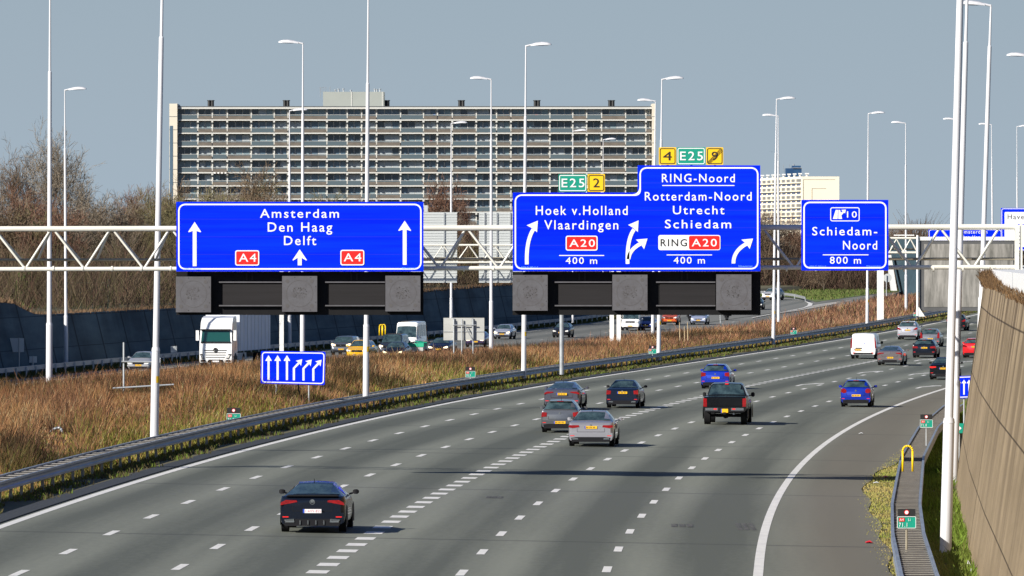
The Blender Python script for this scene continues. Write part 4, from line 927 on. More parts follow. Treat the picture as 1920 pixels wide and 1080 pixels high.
def hecto(label, cx, ytop, Y, w, txt, zb):
    u = w / 32.; t = thing('hectometre_sign', label, 'distance marker', group='green hectometre markers'); S = Sign(t, float(Y))
    h0 = ytop; h1 = ytop + 13.5 * u; h2 = h1 + 22 * u
    S.panel([(cx - 16 * u, h1), (cx + 16 * u, h1), (cx + 16 * u, h0), (cx - 16 * u, h0)], 'black', 'speed_plate', .02)
    S.panel([(cx - 17 * u, h2), (cx + 17 * u, h2), (cx + 17 * u, h1 + .4), (cx - 17 * u, h1 + .4)], 'green', 'panel', .02, 1.5 * u)
    if w > 9:
        S.border([(cx - 17 * u, h2), (cx + 17 * u, h2), (cx + 17 * u, h1 + .4), (cx - 17 * u, h1 + .4)], 0, .8 * u, 2 * u, dy=-.012)
    x, z = S.xz(cx, h0 + 6.5 * u); r_ = 4.4 * u * Y / F
    MB().tube((x, Y - .02, z), (x, Y - .005, z), r_, None, 16).build('speed_ring', M['red'], t); MB().tube((x, Y - .028, z), (x, Y - .0201, z), r_ * .72, None, 16).build('speed_disc', M['signwhite'], t)
    S.shape([[(cx - 14 * u, h1 + 9.5 * u), (cx - 4 * u, h1 + 9.5 * u), (cx - 4 * u, h1 + 3 * u), (cx - 14 * u, h1 + 3 * u)]], 'red', 'route_badge', dy=-.015)
    S.text([('A4', cx - 12.5 * u, cx - 5.5 * u, h1 + 4 * u, h1 + 8.5 * u), ('Li', cx + 3 * u, cx + 7 * u, h1 + 4 * u, h1 + 8.5 * u), (txt, cx - 14 * u, cx + 1 * u, h1 + 12 * u, h1 + 19 * u)], dy=-.02, bold=.0)
    MB().tube((x, Y + .05, zb), (x, Y + .05, S.xz(0, h0 + 3)[1]), .028, None, 8).build('post', M['chord'] if Y < 200 else M['galv'], t)
hecto('nearest green marker 71.1 in the slatted right rail', 1700, 954, 172, 33, '71.1', -.4)
hecto('green marker 71.0 above the right rail beside the dark shoulder', 1737, 777, 268, 22.3, '71.0', -.4)
hecto('green marker 71.0 at the left rail near the thick left mast', 438, 764.5, 300, 24.5, '71.0', 0)
hecto('green marker 70.9 at the left rail below the white mast with the grey panel', 882, 688, 395, 17.5, '70.9', 0)
hecto('green marker 70.8 beside the mast under the stepped sign', 1223.5, 648, 492, 14, '70.8', .1)
hecto('green marker 70.7 in the far brown grass below the Schiedam-Noord sign', 1488, 614, 592, 11.5, '70.7', .6)
hecto('farthest green marker 70.6 beneath the far gantry post', 1718, 581, 692, 10.5, '70.6', 1.0)
def hoop(label, cx, y0, y1, w, Y, r=.045, n=1):
    for k in range(n):
        t = MB(); x0, x1 = P(cx - w / 2, 0, Y)[0], P(cx + w / 2, 0, Y)[0]; zt, zb = P(0, y0, Y)[2], P(0, y1, Y)[2]; rr_ = (x1 - x0) / 2; cxx = (x0 + x1) / 2
        pts_ = [(x0, zb)] + [(cxx - rr_ * math.cos(a), zt - rr_ + rr_ * math.sin(a)) for a in np.linspace(0, math.pi, 9)] + [(x1, zb)]
        for (a, c) in zip(pts_[:-1], pts_[1:]): t.tube((a[0], Y, a[1]), (c[0], Y, c[1]), r, None, 8)
        o = t.build('hoop', M['hoop'], None, smooth=True); tag(o, label, 'hoop')
hoop('bright yellow hoop straddling the slatted right rail', 1702, 836, 884, 18.5, 226, .036)
hoop('yellow hoop by the left carriageway rail, left one of the far pair', 714.5, 609, 629, 6, 620, .06)
hoop('yellow hoop by the left carriageway rail, right one of the far pair', 719.5, 608.5, 629, 6, 623, .06)
# metal frame in the grass
t = thing('metal_frame', 'thin grey post with two crossbars standing in the brown grass', 'frame'); Y = 318.
for a, c, r_ in (((232, 642), (232, 742), .045), ((297, 652), (297, 735), .03)): MB().tube(P(*a, Y), P(*c, Y), r_, None, 8).build('upright', M['galv'], t)
for a, c in (((228, 678), (301, 679)), ((210, 728), (326, 721))): MB().tube((P(*a, Y)[0], Y - .08, P(*a, Y)[2]), (P(*c, Y)[0], Y - .08, P(*c, Y)[2]), .042, None, 8).build('crossbar', M['galv'], t)
Y = 266.; b = MB(); q = [P(85, 834, Y), P(92, 812, Y), P(100, 805, Y), P(108, 802, Y), P(114, 803, Y), (P(118, 815, Y)), P(127, 848, Y)]
for a, c in zip(q[:-1], q[1:]): b.tube(a, c, .05, None, 8)
tag(b.build('bent_pipe', M['galv'], None, smooth=True), 'bent grey pipe arch poking out of the grass at left', 'pipe')
t = thing('marker_block', 'small white and orange block under the bent pipe', 'block'); x, _, z = P(95, 842, 265.5)
MB().box(x, x + .30, 265.4, 265.6, z - .2, z + .42).build('body', M['white'], t); MB().box(x + .1, x + .26, 265.39, 265.41, z + .34, z + .44).build('band', M['orange'], t)
# galvanised post
x, _, z = P(1053, 687, 418); b = MB().tube((x, 418, z - .5), (x, 418, P(0, 560, 418)[2]), .135, None, 14); tag(b.build('steel_post', M['galv'], None, smooth=True, angle=40), 'plain galvanised steel post between two white masts under the stepped sign', 'post')
# shaded small signs at the foot of the left wall
def small_board(label, x0, x1, y0, y1, Y, posts, yb):
    t = thing('small_board', label, 'board'); a, c = P(x0, 0, Y)[0], P(x1, 0, Y)[0]
    MB().box(a, c, Y, Y + .04, P(0, y1, Y)[2], P(0, y0, Y)[2]).build('panel', M['signback'], t)
    for p_ in posts: MB().tube((P(p_, 0, Y)[0], Y - .05, P(0, yb, Y)[2]), (P(p_, 0, Y)[0], Y - .05, P(0, y0 - .5, Y)[2]), .04, None, 6).build('post', M['galv'], t)
small_board('blue grey shaded board on two posts by the left wall', 6, 45, 634, 660, 478, (16, 36), 697)
small_board('tiny shaded board low by the left wall near the far left mast', 55, 69, 668, 680, 474, (62,), 693)
small_board('tiny pale board by the left wall right of the thick mast', 320, 332, 649, 661, 530, (331,), 672)
Y = 700.; t = thing('mast_stub', 'thin pale slanting pole leaning on the dark wall under the left board', 'pole'); MB().tube(P(649, 590, 648), P(657, 640, 648), .14, None, 8).build('pole', M['pale'], t)
# dark green steel frame on the bank
t = thing('goal_cage', 'dark green upright steel cage above the left wall', 'cage'); Y = 560.
for px in (134, 152, 173, 190, 197): MB().tube(P(px, 590, Y), P(px, 530, Y), .05, None, 6).build('upright', M['greenrail'], t)
MB().tube(P(204, 590, Y), P(204, 523, Y), .13, None, 8).build('corner_post', M['greenrail'], t)
MB().tube(P(132, 530, Y), P(204, 530.5, Y), .06, None, 6).build('crossbar', M['greenrail'], t)
# stems and litter
for px, py, h_, lb in ((1275, 640, 6.2, 'tallest pale dry stalk of three under the stepped sign'), (1284, 648, 6.5, 'middle pale dry stalk of three under the stepped sign'), (1290, 640, 6, 'right hand pale dry stalk of three under the stepped sign')):
    a = P(px, py, 560); c = P(px - 1, py - 36, 560); tag(MB().tube(a, c, .06, .03, 6).build('dry_stalk', mat('stalk', (.45, .34, .2), .9), None), lb, 'stalk')
a = P(1351, 606, 640); c = P(1350, 586, 640); tag(MB().tube(a, c, .05, None, 6).build('thin_pole', M['galv'], None), 'thin grey pole at the edge of the oncoming lanes under the stepped sign', 'pole')
for i, (px, py, lb, mm) in enumerate(((1610, 814, 'white scrap of litter on the right hard shoulder', 'white'), (1622, 1019, 'red scrap of litter at the edge of the right shoulder', 'red'), (1655, 896, 'small red scrap near the yellow hoop on the verge', 'red'), (1637, 907, 'flat pale scrap at the shoulder edge beside the gantry shadow', 'white'))):
    X, Y, z = at(px, py); b = MB(); b.add([(X, Y, z + .02), (X + .12, Y - .1, z + .05), (X + .22, Y, z + .02), (X + .16, Y + .5, z + .07), (X + .03, Y + .4, z + .03)], [(0, 1, 2), (0, 2, 3, 4)]); tag(b.build('litter', M[mm], None), lb, 'litter')
for i, (px, py) in enumerate(((1787, 966), (1794, 993), (1797, 1009), (1800, 1022), (1815, 1062), (1821, 1076))):
    X, Y, z = at(px, py); s_ = random.uniform(.7, 1.2); b = MB(); b.add([(X - .04, Y, z), (X + .10 * s_, Y, z), (X + .05, Y + .3, z), (X, Y, z + .16 * s_), (X + .07, Y + .15, z + .1)], [(0, 1, 3), (1, 4, 3), (1, 2, 4), (2, 0, 3), (2, 3, 4)])
    tag(b.build('rubble', M['capwhite'], None), 'small white lump of rubble at the foot of the tan wall', 'rubble', group='white rubble at the foot of the tan wall')

# ---------------------------------------------------------------- vehicles
KIND = {   # L, W, H, wheel radius, belt/roof stations (y, belt, top, width factor, cabin?), rear glass (i, j), windscreen (i, j), zb
 'sedan': (4.75, 1.83, 1.45, .33, [(0, .88, .90, .86, 0), (.07, .95, .97, .94, 0), (.22, 1.0, 1.02, .985, 0), (.70, 1.0, 1.04, 1, 0), (1.40, .99, 1.41, 1, 1), (2.0, .98, 1.45, 1, 1), (2.75, .96, 1.42, 1, 1), (3.55, .94, .99, 1, 0), (4.3, .82, .87, .96, 0), (4.62, .70, .74, .88, 0), (4.75, .55, .58, .72, 0)], (3, 4), (7, 6), .21),
 'coupe': (4.68, 1.86, 1.41, .35, [(0, .90, .92, .86, 0), (.06, .99, 1.01, .94, 0), (.16, 1.03, 1.05, .985, 0), (.42, 1.02, 1.06, 1, 0), (1.45, 1.0, 1.355, 1, 1), (2.1, .98, 1.41, 1, 1), (2.75, .96, 1.37, 1, 1), (3.5, .94, .98, 1, 0), (4.2, .82, .87, .96, 0), (4.55, .70, .74, .88, 0), (4.68, .55, .58, .72, 0)], (3, 4), (7, 6), .20),
 'hatch': (4.1, 1.74, 1.47, .32, [(0, .84, .86, .88, 0), (.05, .98, 1.0, .955, 0), (.12, 1.0, 1.03, .985, 0), (.48, 1.0, 1.42, 1, 1), (1.3, .98, 1.47, 1, 1), (2.2, .95, 1.43, 1, 1), (3.0, .93, .99, 1, 0), (3.7, .80, .85, .95, 0), (3.98, .67, .71, .86, 0), (4.1, .52, .55, .72, 0)], (2, 3), (6, 5), .22),
 'wagon': (4.6, 1.81, 1.45, .33, [(0, .86, .88, .88, 0), (.05, .98, 1.0, .955, 0), (.12, 1.0, 1.03, .985, 0), (.62, 1.0, 1.40, 1, 1), (1.6, .98, 1.45, 1, 1), (2.7, .95, 1.42, 1, 1), (3.5, .93, .98, 1, 0), (4.2, .82, .86, .95, 0), (4.48, .68, .72, .86, 0), (4.6, .52, .55, .72, 0)], (2, 3), (6, 5), .21),
 'suv': (4.5, 1.84, 1.66, .36, [(0, .98, 1.0, .88, 0), (.05, 1.10, 1.12, .955, 0), (.12, 1.13, 1.16, .985, 0), (.50, 1.13, 1.60, 1, 1), (1.5, 1.10, 1.66, 1, 1), (2.5, 1.07, 1.62, 1, 1), (3.25, 1.05, 1.12, 1, 0), (4.0, .96, 1.01, .96, 0), (4.35, .84, .88, .88, 0), (4.5, .62, .66, .74, 0)], (2, 3), (6, 5), .27),
 'mpv': (4.9, 1.92, 1.90, .34, [(0, .95, .97, .90, 0), (.05, 1.1, 1.12, .965, 0), (.1, 1.14, 1.18, .99, 0), (.30, 1.14, 1.86, 1, 1), (1.5, 1.12, 1.90, 1, 1), (3.1, 1.08, 1.86, 1, 1), (3.95, 1.05, 1.14, 1, 0), (4.55, .94, 1.0, .96, 0), (4.8, .8, .84, .88, 0), (4.9, .6, .62, .74, 0)], (2, 3), (6, 5), .26),
 'van': (5.0, 1.96, 1.97, .34, [(0, 1.10, 1.80, .94, 1), (.04, 1.12, 1.90, .97, 1), (.12, 1.12, 1.95, .99, 1), (2.0, 1.12, 1.97, 1, 1), (3.4, 1.1, 1.93, 1, 1), (4.1, 1.1, 1.20, 1, 0), (4.7, .96, 1.02, .96, 0), (4.92, .82, .86, .88, 0), (5.0, .6, .62, .76, 0)], None, (5, 4), .30),
 'bus': (5.8, 2.05, 2.70, .35, [(0, 1.2, 2.4, .92, 1), (.06, 1.2, 2.6, .97, 1), (.25, 1.2, 2.68, 1, 1), (2.5, 1.2, 2.7, 1, 1), (4.4, 1.2, 2.62, 1, 1), (4.62, 1.2, 2.35, 1, 1), (5.05, 1.16, 1.24, 1, 0), (5.55, 1.0, 1.06, .96, 0), (5.75, .85, .9, .9, 0), (5.8, .6, .62, .8, 0)], None, (6, 5), .33),
 'pickup': (5.8, 2.06, 1.98, .44, [(0, 1.28, 1.29, .965, 0), (.05, 1.32, 1.33, .99, 0), (.5, 1.33, 1.35, 1, 0), (1.72, 1.33, 1.37, 1, 0), (1.95, 1.30, 1.93, .97, 1), (2.8, 1.28, 1.98, .97, 1), (3.5, 1.26, 1.93, .97, 1), (4.15, 1.26, 1.32, 1, 0), (5.2, 1.2, 1.25, .98, 0), (5.65, 1.05, 1.1, .95, 0), (5.8, .8, .83, .85, 0)], (3, 4), (7, 6), .58),
}
def car(name, label, px, py, kind, col, front=False, metal=.35, scale=1.0, lights='tail', plate='y', lit=False, tl=None, roofh=None, dz=0, yaw=0.0, cat='car', H_=None, W_=None, extra=None, wr_=None, group=None):
    L, W, Hh, wr, st, rg, ws, zb = KIND[kind]
    if W_: W = W_
    if H_:
        k_ = H_ / Hh; st = [(y, b_ * (1 + (k_ - 1) * .6), t_ * k_ if c_ else t_ * (1 + (k_ - 1) * .6), f_, c_) for y, b_, t_, f_, c_ in st]; Hh = H_
    X, Y, z = at(px, py)
    s = dX(XR, Y) if not front else dX(XLn, min(Y, 940)); ang = -math.atan(s) + (math.pi if front else 0) + yaw
    ax_r, ax_f = .80 + (.25 if kind in ('pickup', 'bus') else 0), L - .85
    ox = L - .85 if front else ax_r                       # local y of the axle that touches the measured pixel
    t = thing(name, label, cat, (X, Y, z + .012), ang, group)
    pm = bpy.data.materials.get('paint_%s' % str(col)) or paint('paint_%s' % str(col), col, metal)
    def yy(v): return v - ox
    w2 = W / 2; wrf = {'sedan': .66, 'coupe': .62, 'hatch': .68, 'wagon': .70, 'suv': .70, 'mpv': .80, 'van': .86, 'bus': .86, 'pickup': .74}[kind] * w2
    b = MB(); rings = []
    for (y, belt, top, wf, cab) in st:
        w = w2 * wf
        h = [(0, zb), (w * .84, zb), (w * .965, zb + .09), (w, zb + .34 * (belt - zb)), (w * .995, belt - .13), (w * .955, belt)]
        h += [(wrf, top - .10), (wrf * .86, top - .025), (0, top)] if cab else [(w * .86, belt + (top - belt) * .6), (w * .5, top - .006), (0, top)]
        rings.append([(x, yy(y), zz) for x, zz in h] + [(-x, yy(y), zz) for x, zz in h[-2:0:-1]])
    k = 16
    for r in rings: b.v += r
    for i in range(len(rings) - 1):
        for j in range(k): b.f.append((i * k + j, (i + 1) * k + j, (i + 1) * k + (j + 1) % k, i * k + (j + 1) % k)); b.m.append(0)
    b.f.append(tuple(range(k))); b.m.append(0); n_ = (len(rings) - 1) * k; b.f.append(tuple(range(n_ + k - 1, n_ - 1, -1))); b.m.append(0)
    body = b.build('body', pm, t, smooth=True, angle=32)
    def lerp3(p, q, f): return tuple(p[i] + (q[i] - p[i]) * f for i in range(3))
    def screen(nm, i, j, f0=.07, f1=.93):
        A, B = rings[i], rings[j]; idx = [10, 9, 8, 7, 6]; bb = MB(); lo = []; hi = []
        for q in idx:
            a, c = A[q], B[q]; p0 = lerp3(a, c, f0); p1 = lerp3(a, c, f1)
            p0 = (p0[0] * (1.0 if q in (8,) else .98), p0[1], p0[2]); lo.append(p0); hi.append((p1[0] * .95, p1[1], p1[2]))
        nrm = Vector((0, hi[2][1] - lo[2][1], hi[2][2] - lo[2][2])); nrm = Vector((0, -nrm.z, nrm.y)).normalized()
        if nrm.z < 0: nrm = -nrm
        d = nrm * .016
        vs_ = [(p[0], p[1] + d.y, p[2] + d.z) for p in lo] + [(p[0], p[1] + d.y, p[2] + d.z) for p in hi]
        bb.add(vs_, [(q, q + 1, q + 6, q + 5) for q in range(4)]); return bb.build(nm, M['glass'], t, smooth=True)
    if rg: screen('rear_window', *rg)
    screen('windscreen', *ws)
    cab_i = [i for i, q in enumerate(st) if q[4]]
    if kind == 'van': cab_i = cab_i[-2:]
    i0, i1 = cab_i[0], cab_i[-1]
    for sg in (1, -1):
        bb = MB()
        segs = []
        ylist = [rings[i0][5][1] - (.0 if kind in ('van', 'bus') else .25)] ; 
        for i in range(i0, i1): segs.append((i, i + 1))
        for n2, (i, j) in enumerate(segs):
            for (u0, u1) in (((.04, .48), (.53, .97)) if (rings[j][5][1] - rings[i][5][1]) > 1.0 else ((.03, .97),)):
                q = []
                for u_ in (u0, u1):
                    a, c = lerp3(rings[i][5], rings[j][5], u_), lerp3(rings[i][6], rings[j][6], u_)
                    for v_ in (.14, .84): p = lerp3(a, c, v_); q.append((sg * (abs(p[0]) + .014), p[1], p[2]))
                bb.add(q, [(0, 2, 3, 1)] if sg > 0 else [(0, 1, 3, 2)])
        # front quarter window towards the windscreen foot
        if i1 + 1 < len(st):
            A, B = rings[i1], rings[i1 + 1]
            q = [lerp3(A[5], A[6], .14), lerp3(A[5], B[5], .80), lerp3(lerp3(A[5], B[5], .45), lerp3(A[6], B[6], .45), .5), lerp3(A[5], A[6], .84)]
            bb.add([(sg * (abs(p[0]) + .014), p[1], p[2]) for p in q], [(0, 1, 2, 3)] if sg > 0 else [(3, 2, 1, 0)])
        bb.build('side_window', M['glass'], t)
    tw = {'pickup': .30, 'suv': .24, 'bus': .24}.get(kind, .215)
    for ax in (ax_r, ax_f):
        for sg in (1, -1):
            xo = sg * (w2 - .015); xi = sg * (w2 - tw)
            wh = MB().tube((xi, yy(ax), wr), (xo, yy(ax), wr), wr, wr, 20).build('wheel', M['tyre'], t, smooth=True, angle=40)
            rm = MB().tube((xo - sg * .01, yy(ax), wr), (xo + sg * .012, yy(ax), wr), wr * .64, wr * .58, 16).build('rim', M['rim'], wh, smooth=True, angle=40)
            arch = [(math.cos(a) * (wr + .07), wr + math.sin(a) * (wr + .07)) for a in np.linspace(-.35, math.pi + .35, 14)]
            bb = MB(); bb.add([(sg * (w2 * 1.0 - .006 + (.012 if kind != 'pickup' else .05)), yy(ax) + a, c) for a, c in arch] , [tuple(range(14)) if sg < 0 else tuple(range(13, -1, -1))]); bb.build('wheel_arch', M['plastic'], t)
    if kind not in ('van', 'bus', 'pickup'):
        for sg in (1, -1):
            b = MB()
            for ys_ in (st[i0][0] + .25, st[i0][0] + 1.15, st[i1][0] + .25): b.add([(sg * (w2 + .003), yy(ys_) + q, z_) for q, z_ in ((0, .35), (.014, .35), (.014, st[i1][1] - .14), (0, st[i1][1] - .14))], [(0, 1, 2, 3)])
            b.build('door_gap', M['plastic'], t)
    # mirrors
    my = rings[i1 + 1][0][1] - .55 if i1 + 1 < len(st) else 0; mz = st[i1][1] + .04
    for sg in (1, -1):
        bb = MB(); x0 = sg * w2 * .93; x1 = sg * (w2 + .20); hh = .16 if kind not in ('pickup', 'bus', 'van') else .26
        bb.tube((x0, my, mz), (sg * (w2 + .05), my, mz + .04), .03, None, 6)
        prof = [(sg * (w2 + .04), .03, .45), (sg * (w2 + .08), .0, .8), (sg * (w2 + .17), .0, .85), (sg * (w2 + .215), .04, .45)]
        vs_ = []
        for x, dy, f_ in prof: vs_ += [(x, my - .06 + dy, mz + .07 - hh / 2 * f_), (x, my - .06 + dy, mz + .07 + hh / 2 * f_), (x, my + .07 - dy, mz + .07 + hh / 2 * f_ * .7), (x, my + .07 - dy, mz + .07 - hh / 2 * f_ * .7)]
        fs = [(i * 4 + j, i * 4 + (j + 1) % 4, i * 4 + 4 + (j + 1) % 4, i * 4 + 4 + j) for i in range(3) for j in range(4)] + [(0, 1, 2, 3), (15, 14, 13, 12)]
        bb.add(vs_, fs); bb.build('mirror', M['plastic'] if kind in ('pickup', 'van') or sum(col) < .1 else pm, t, smooth=True, angle=50)
    belt0 = st[2][1]
    def pr(poly, nm, mt, y0=-.02, y1=.1, par=None, mir=True):
        for sg in ((1, -1) if mir else (1,)):
            q = [(x * sg, z_) for x, z_ in poly]
            if not front_part: MB().prism(q, yy(y0), yy(y1)).build(nm, mt, par or t)
            else: MB().prism(q, yy(L - y1), yy(L - y0)).build(nm, mt, par or t)
    front_part = False
    # rear end, from tail lamp shapes per kind
    wl = w2 * .93; tm = M['taillit'] if tl == 'lit' else M['tail']
    shapes = {'sedan': [(.50 * w2, belt0 - .20), (.53 * w2, belt0 - .12), (.95 * w2, belt0 - .12), (.98 * w2, belt0 - .20), (.82 * w2, belt0 - .245)],
              'coupe': [(.46 * w2, belt0 - .16), (.47 * w2, belt0 - .11), (.80 * w2, belt0 - .10), (.955 * w2, belt0 - .17), (.975 * w2, belt0 - .25), (.80 * w2, belt0 - .215)],
              'hatch': [(.66 * w2, belt0 - .24), (.66 * w2, belt0 - .06), (.93 * w2, belt0 - .02), (.97 * w2, belt0 - .10), (.97 * w2, belt0 - .28)],
              'wagon': [(.52 * w2, belt0 - .25), (.54 * w2, belt0 - .12), (.96 * w2, belt0 - .08), (.98 * w2, belt0 - .25)],
              'suv': [(.55 * w2, belt0 - .22), (.80 * w2, belt0 - .07), (.965 * w2, belt0 - .02), (.98 * w2, belt0 - .20), (.75 * w2, belt0 - .26)],
              'tall': [(.72 * w2, belt0 - .30), (.76 * w2, belt0 + .02), (.90 * w2, belt0 + .22), (.95 * w2, belt0 + .12), (.97 * w2, belt0 - .30)],
              'van': [(.90 * w2, .85), (.86 * w2, 1.62), (.905 * w2, 1.62), (.985 * w2, 1.30), (.99 * w2, .80)],
              'mpv': [(.86 * w2, .9), (.86 * w2, 1.3), (.96 * w2, 1.3), (.98 * w2, .9)], 'bus': [(.86 * w2, .9), (.86 * w2, 1.3), (.96 * w2, 1.3), (.98 * w2, .9)],
              'pickup': [(.82 * w2, .86), (.82 * w2, 1.24), (.985 * w2, 1.26), (.985 * w2, .86)],
              'round': [(.60 * w2, belt0 - .16), (.66 * w2, belt0 - .05), (.80 * w2, belt0 - .0), (.955 * w2, belt0 - .05), (.97 * w2, belt0 - .2), (.80 * w2, belt0 - .26), (.66 * w2, belt0 - .24)],
              'square': [(.70 * w2, belt0 - .28), (.68 * w2, belt0 - .10), (.94 * w2, belt0 - .07), (.97 * w2, belt0 - .29)]}
    pr(shapes[tl if tl in shapes else kind], 'tail_light', tm, -.018, .16 if kind not in ('pickup', 'van') else .08)
    if kind in ('pickup',):
        pr([(-.80 * w2, .90), (.80 * w2, .90), (.80 * w2, 1.27), (-.80 * w2, 1.27)], 'tailgate', pm, -.03, .05, mir=False)
        pr([(-w2 * .93, .62), (w2 * .93, .62), (w2 * .93, .82), (-w2 * .93, .82)], 'bumper', M['plastic'], -.16, .1, mir=False)
        pr([(.36 * w2, .72), (.50 * w2, .72), (.50 * w2, .78), (.36 * w2, .78)], 'reflector', M['red'], -.17, -.158)
        pr([(.30 * w2, .68), (.88 * w2, .68), (.88 * w2, .80), (.30 * w2, .80)], 'bumper_trim', M['chrome'], -.166, -.161)
        pr([(-.08, 1.88), (.08, 1.88), (.08, 1.93), (-.08, 1.93)], 'brake_light', M['taillit'], 1.86, 1.95, mir=False)
        MB().tube((-.75 * w2, yy(ax_r), .42), (.75 * w2, yy(ax_r), .42), .06, None, 8).tube((0, yy(ax_r) - .14, .44), (0, yy(ax_r) + .14, .44), .16, .16, 12).build('rear_axle', M['plastic'], t)
        MB().box(-.06, .06, yy(-.22), yy(.3), .50, .60).build('tow_bar', M['plastic'], t)
        MB().tube((.42, yy(.1), .52), (.42, yy(.9), .52), .05, None, 8).build('exhaust', M['galv'], t)
    elif kind in ('van', 'bus'):
        pr([(-w2 * .9, .34), (w2 * .9, .34), (w2 * .93, .58), (-w2 * .93, .58)], 'bumper', pm, -.07, .1, mir=False)
        pr([(-w2 * .72, .36), (w2 * .72, .36), (w2 * .72, .47), (-w2 * .72, .47)], 'bumper_step', M['plastic'], -.09, -.071, mir=False)
        pr([(.62 * w2, .40), (.80 * w2, .40), (.80 * w2, .50), (.62 * w2, .50)], 'reflector', M['red'], -.08, -.0705)
        pr([(-.62 * w2, .78), (-.10 * w2, .78), (-.10 * w2, .86), (-.62 * w2, .86)], 'handle', M['plastic'], -.02, .02, mir=False)
        pr([(-.006, .62), (.006, .62), (.006, 1.8), (-.006, 1.8)], 'door_seam', M['galv'], -.006, .01, mir=False)
        pr([(.03, 1.18), (.17, 1.18), (.17, 1.23), (.03, 1.23)], 'emblem', M['plateblue'], -.012, .01, mir=False)
    else:
        b1 = belt0 * .56
        pr([(-w2 * .90, .26), (w2 * .90, .26), (w2 * .955, .42), (w2 * .95, b1), (-w2 * .95, b1), (-w2 * .955, .42)], 'bumper', pm, -.07, .1, mir=False)
        pr([(-w2 * .82, .20), (w2 * .82, .20), (w2 * .86, .37), (w2 * .6, .40), (-w2 * .6, .40), (-w2 * .86, .37)], 'diffuser', M['plastic'], -.085, .2, mir=False)
        pr([(.55 * w2, .30), (.82 * w2, .30), (.80 * w2, .36), (.57 * w2, .36)], 'exhaust', M['chrome'] if kind in ('coupe', 'sedan') else M['plastic'], -.095, -.04)
        pr([(.72 * w2, .44), (.90 * w2, .44), (.90 * w2, .47), (.72 * w2, .47)], 'reflector', M['red'], -.076, -.0705)
        pr([(-w2 * .60, b1 + .035), (w2 * .60, b1 + .035), (w2 * .60, b1 + .05), (-w2 * .60, b1 + .05)], 'boot_seam', M['plastic'], -.004, .02, mir=False)
        for sg in (1, -1): MB().box(sg * w2 * .60 - .006, sg * w2 * .60 + .006, yy(-.005), yy(.02), b1 + .05, belt0 - .26).build('boot_seam', M['plastic'], t)
        MB().tube((0, yy(-.012), belt0 - .13), (0, yy(.02), belt0 - .13), .048, .048, 12).build('emblem', M['chrome'], t)
        if kind in ('hatch', 'suv', 'wagon'):
            tt_ = st[3][2]; yr = st[3][0]
            MB().box(-wrf * .86, wrf * .86, yy(yr - .16), yy(yr + .1), tt_ - .035, tt_ - .0).build('spoiler', pm, t)
            MB().box(-.14, .14, yy(yr - .175), yy(yr - .161), tt_ - .03, tt_ - .005).build('brake_light', M['tail'], t)
            MB().tube((0, yy(yr - .02), belt0 + .02), (wrf * .5, yy(yr - .24), belt0 + .10), .01, None, 5).build('wiper', M['plastic'], t)
        MB().tube((0, yy(st[3][0] + .55), Hh - .03), (0, yy(st[3][0] + .42), Hh + .10), .012, .006, 5).build('antenna', M['plastic'], t)
        for sg in (1, -1): MB().box(sg * .38 - .13, sg * .38 + .13, yy(st[3][0] + .95), yy(st[3][0] + 1.05), belt0 - .1, belt0 + .12).build('head_rest', M['plastic'], t)
    pz = {'pickup': .67, 'van': .66, 'bus': .66, 'sedan': .64, 'coupe': .50, 'hatch': .66, 'wagon': .78, 'suv': .86}.get(kind, .7)
    if extra and 'pz' in extra: pz = extra['pz']
    pw = .26 if kind != 'pickup' else .17; ph = .055 if kind != 'pickup' else .09; px_ = -.45 if kind == 'van' else 0
    def plate_(y0, z0, wh_=False):
        p_ = MB().prism([(px_ - pw, z0 - ph), (px_ + pw, z0 - ph), (px_ + pw, z0 + ph), (px_ - pw, z0 + ph)], *((yy(y0), yy(y0 + .012)) if not front_part else (yy(L - y0 - .012), yy(L - y0)))).build('number_plate', M['platewhite'] if wh_ else M['plate'], t)
        sg = -1 if not front_part else 1; yf = yy(y0) - .002 if not front_part else yy(L - y0) + .002
        MB().add or 0
        bb = MB(); bb.add([(px_ + sg * pw, yf, z0 - ph), (px_ + sg * (pw - .045), yf, z0 - ph), (px_ + sg * (pw - .045), yf, z0 + ph), (px_ + sg * pw, yf, z0 + ph)], [(0, 1, 2, 3)]); bb.build('country_strip', M['plateblue'], p_)
        bb = MB()
        if wh_:
            put_text(bb, '1-AVV-855', px_ - pw + .07, px_ + pw - .02, z0 - .032, z0 + .032, yf - .001, 0.0); bb.build('lettering', M['platered'], p_)
        else:
            x = px_ - pw + .065
            for q in (2, 2, 2):
                for _ in range(q): bb.add([(x, yf, z0 - .03), (x + .036, yf, z0 - .03), (x + .036, yf, z0 + .03), (x, yf, z0 + .03)], [(0, 1, 2, 3)]); x += .055
                x += .03
            if kind != 'pickup': bb.build('lettering', M['plateink'], p_)
    plate_(-.082 if not (kind in ('sedan', 'hatch', 'wagon', 'suv')) else (-.03 if pz > belt0 * .56 else -.085), pz, plate == 'be') if kind != 'pickup' else plate_(-.18, pz)
    # front end
    front_part = True
    hs_ = {'van': 1.0, 'bus': 1.02, 'mpv': .92, 'suv': .88, 'pickup': 1.05}.get(kind, .70); ff = st[-2][3]
    hm = M['headlit'] if lit else M['head']
    pr([(.50 * w2, hs_ - .10), (.56 * w2, hs_ - .02), (.86 * w2, hs_ + .06), (.90 * w2, hs_ - .04), (.82 * w2, hs_ - .12)], 'headlight', hm, .02, .5)
    pr([(-.46 * w2, hs_ - .17), (.46 * w2, hs_ - .17), (.44 * w2, hs_ - .01), (-.44 * w2, hs_ - .01)], 'grille', M['plastic'], .01, .3, mir=False)
    pr([(-.70 * w2, .24), (.70 * w2, .24), (.72 * w2, .40), (-.72 * w2, .40)], 'bumper', M['plastic'], -.03, .3, mir=False)
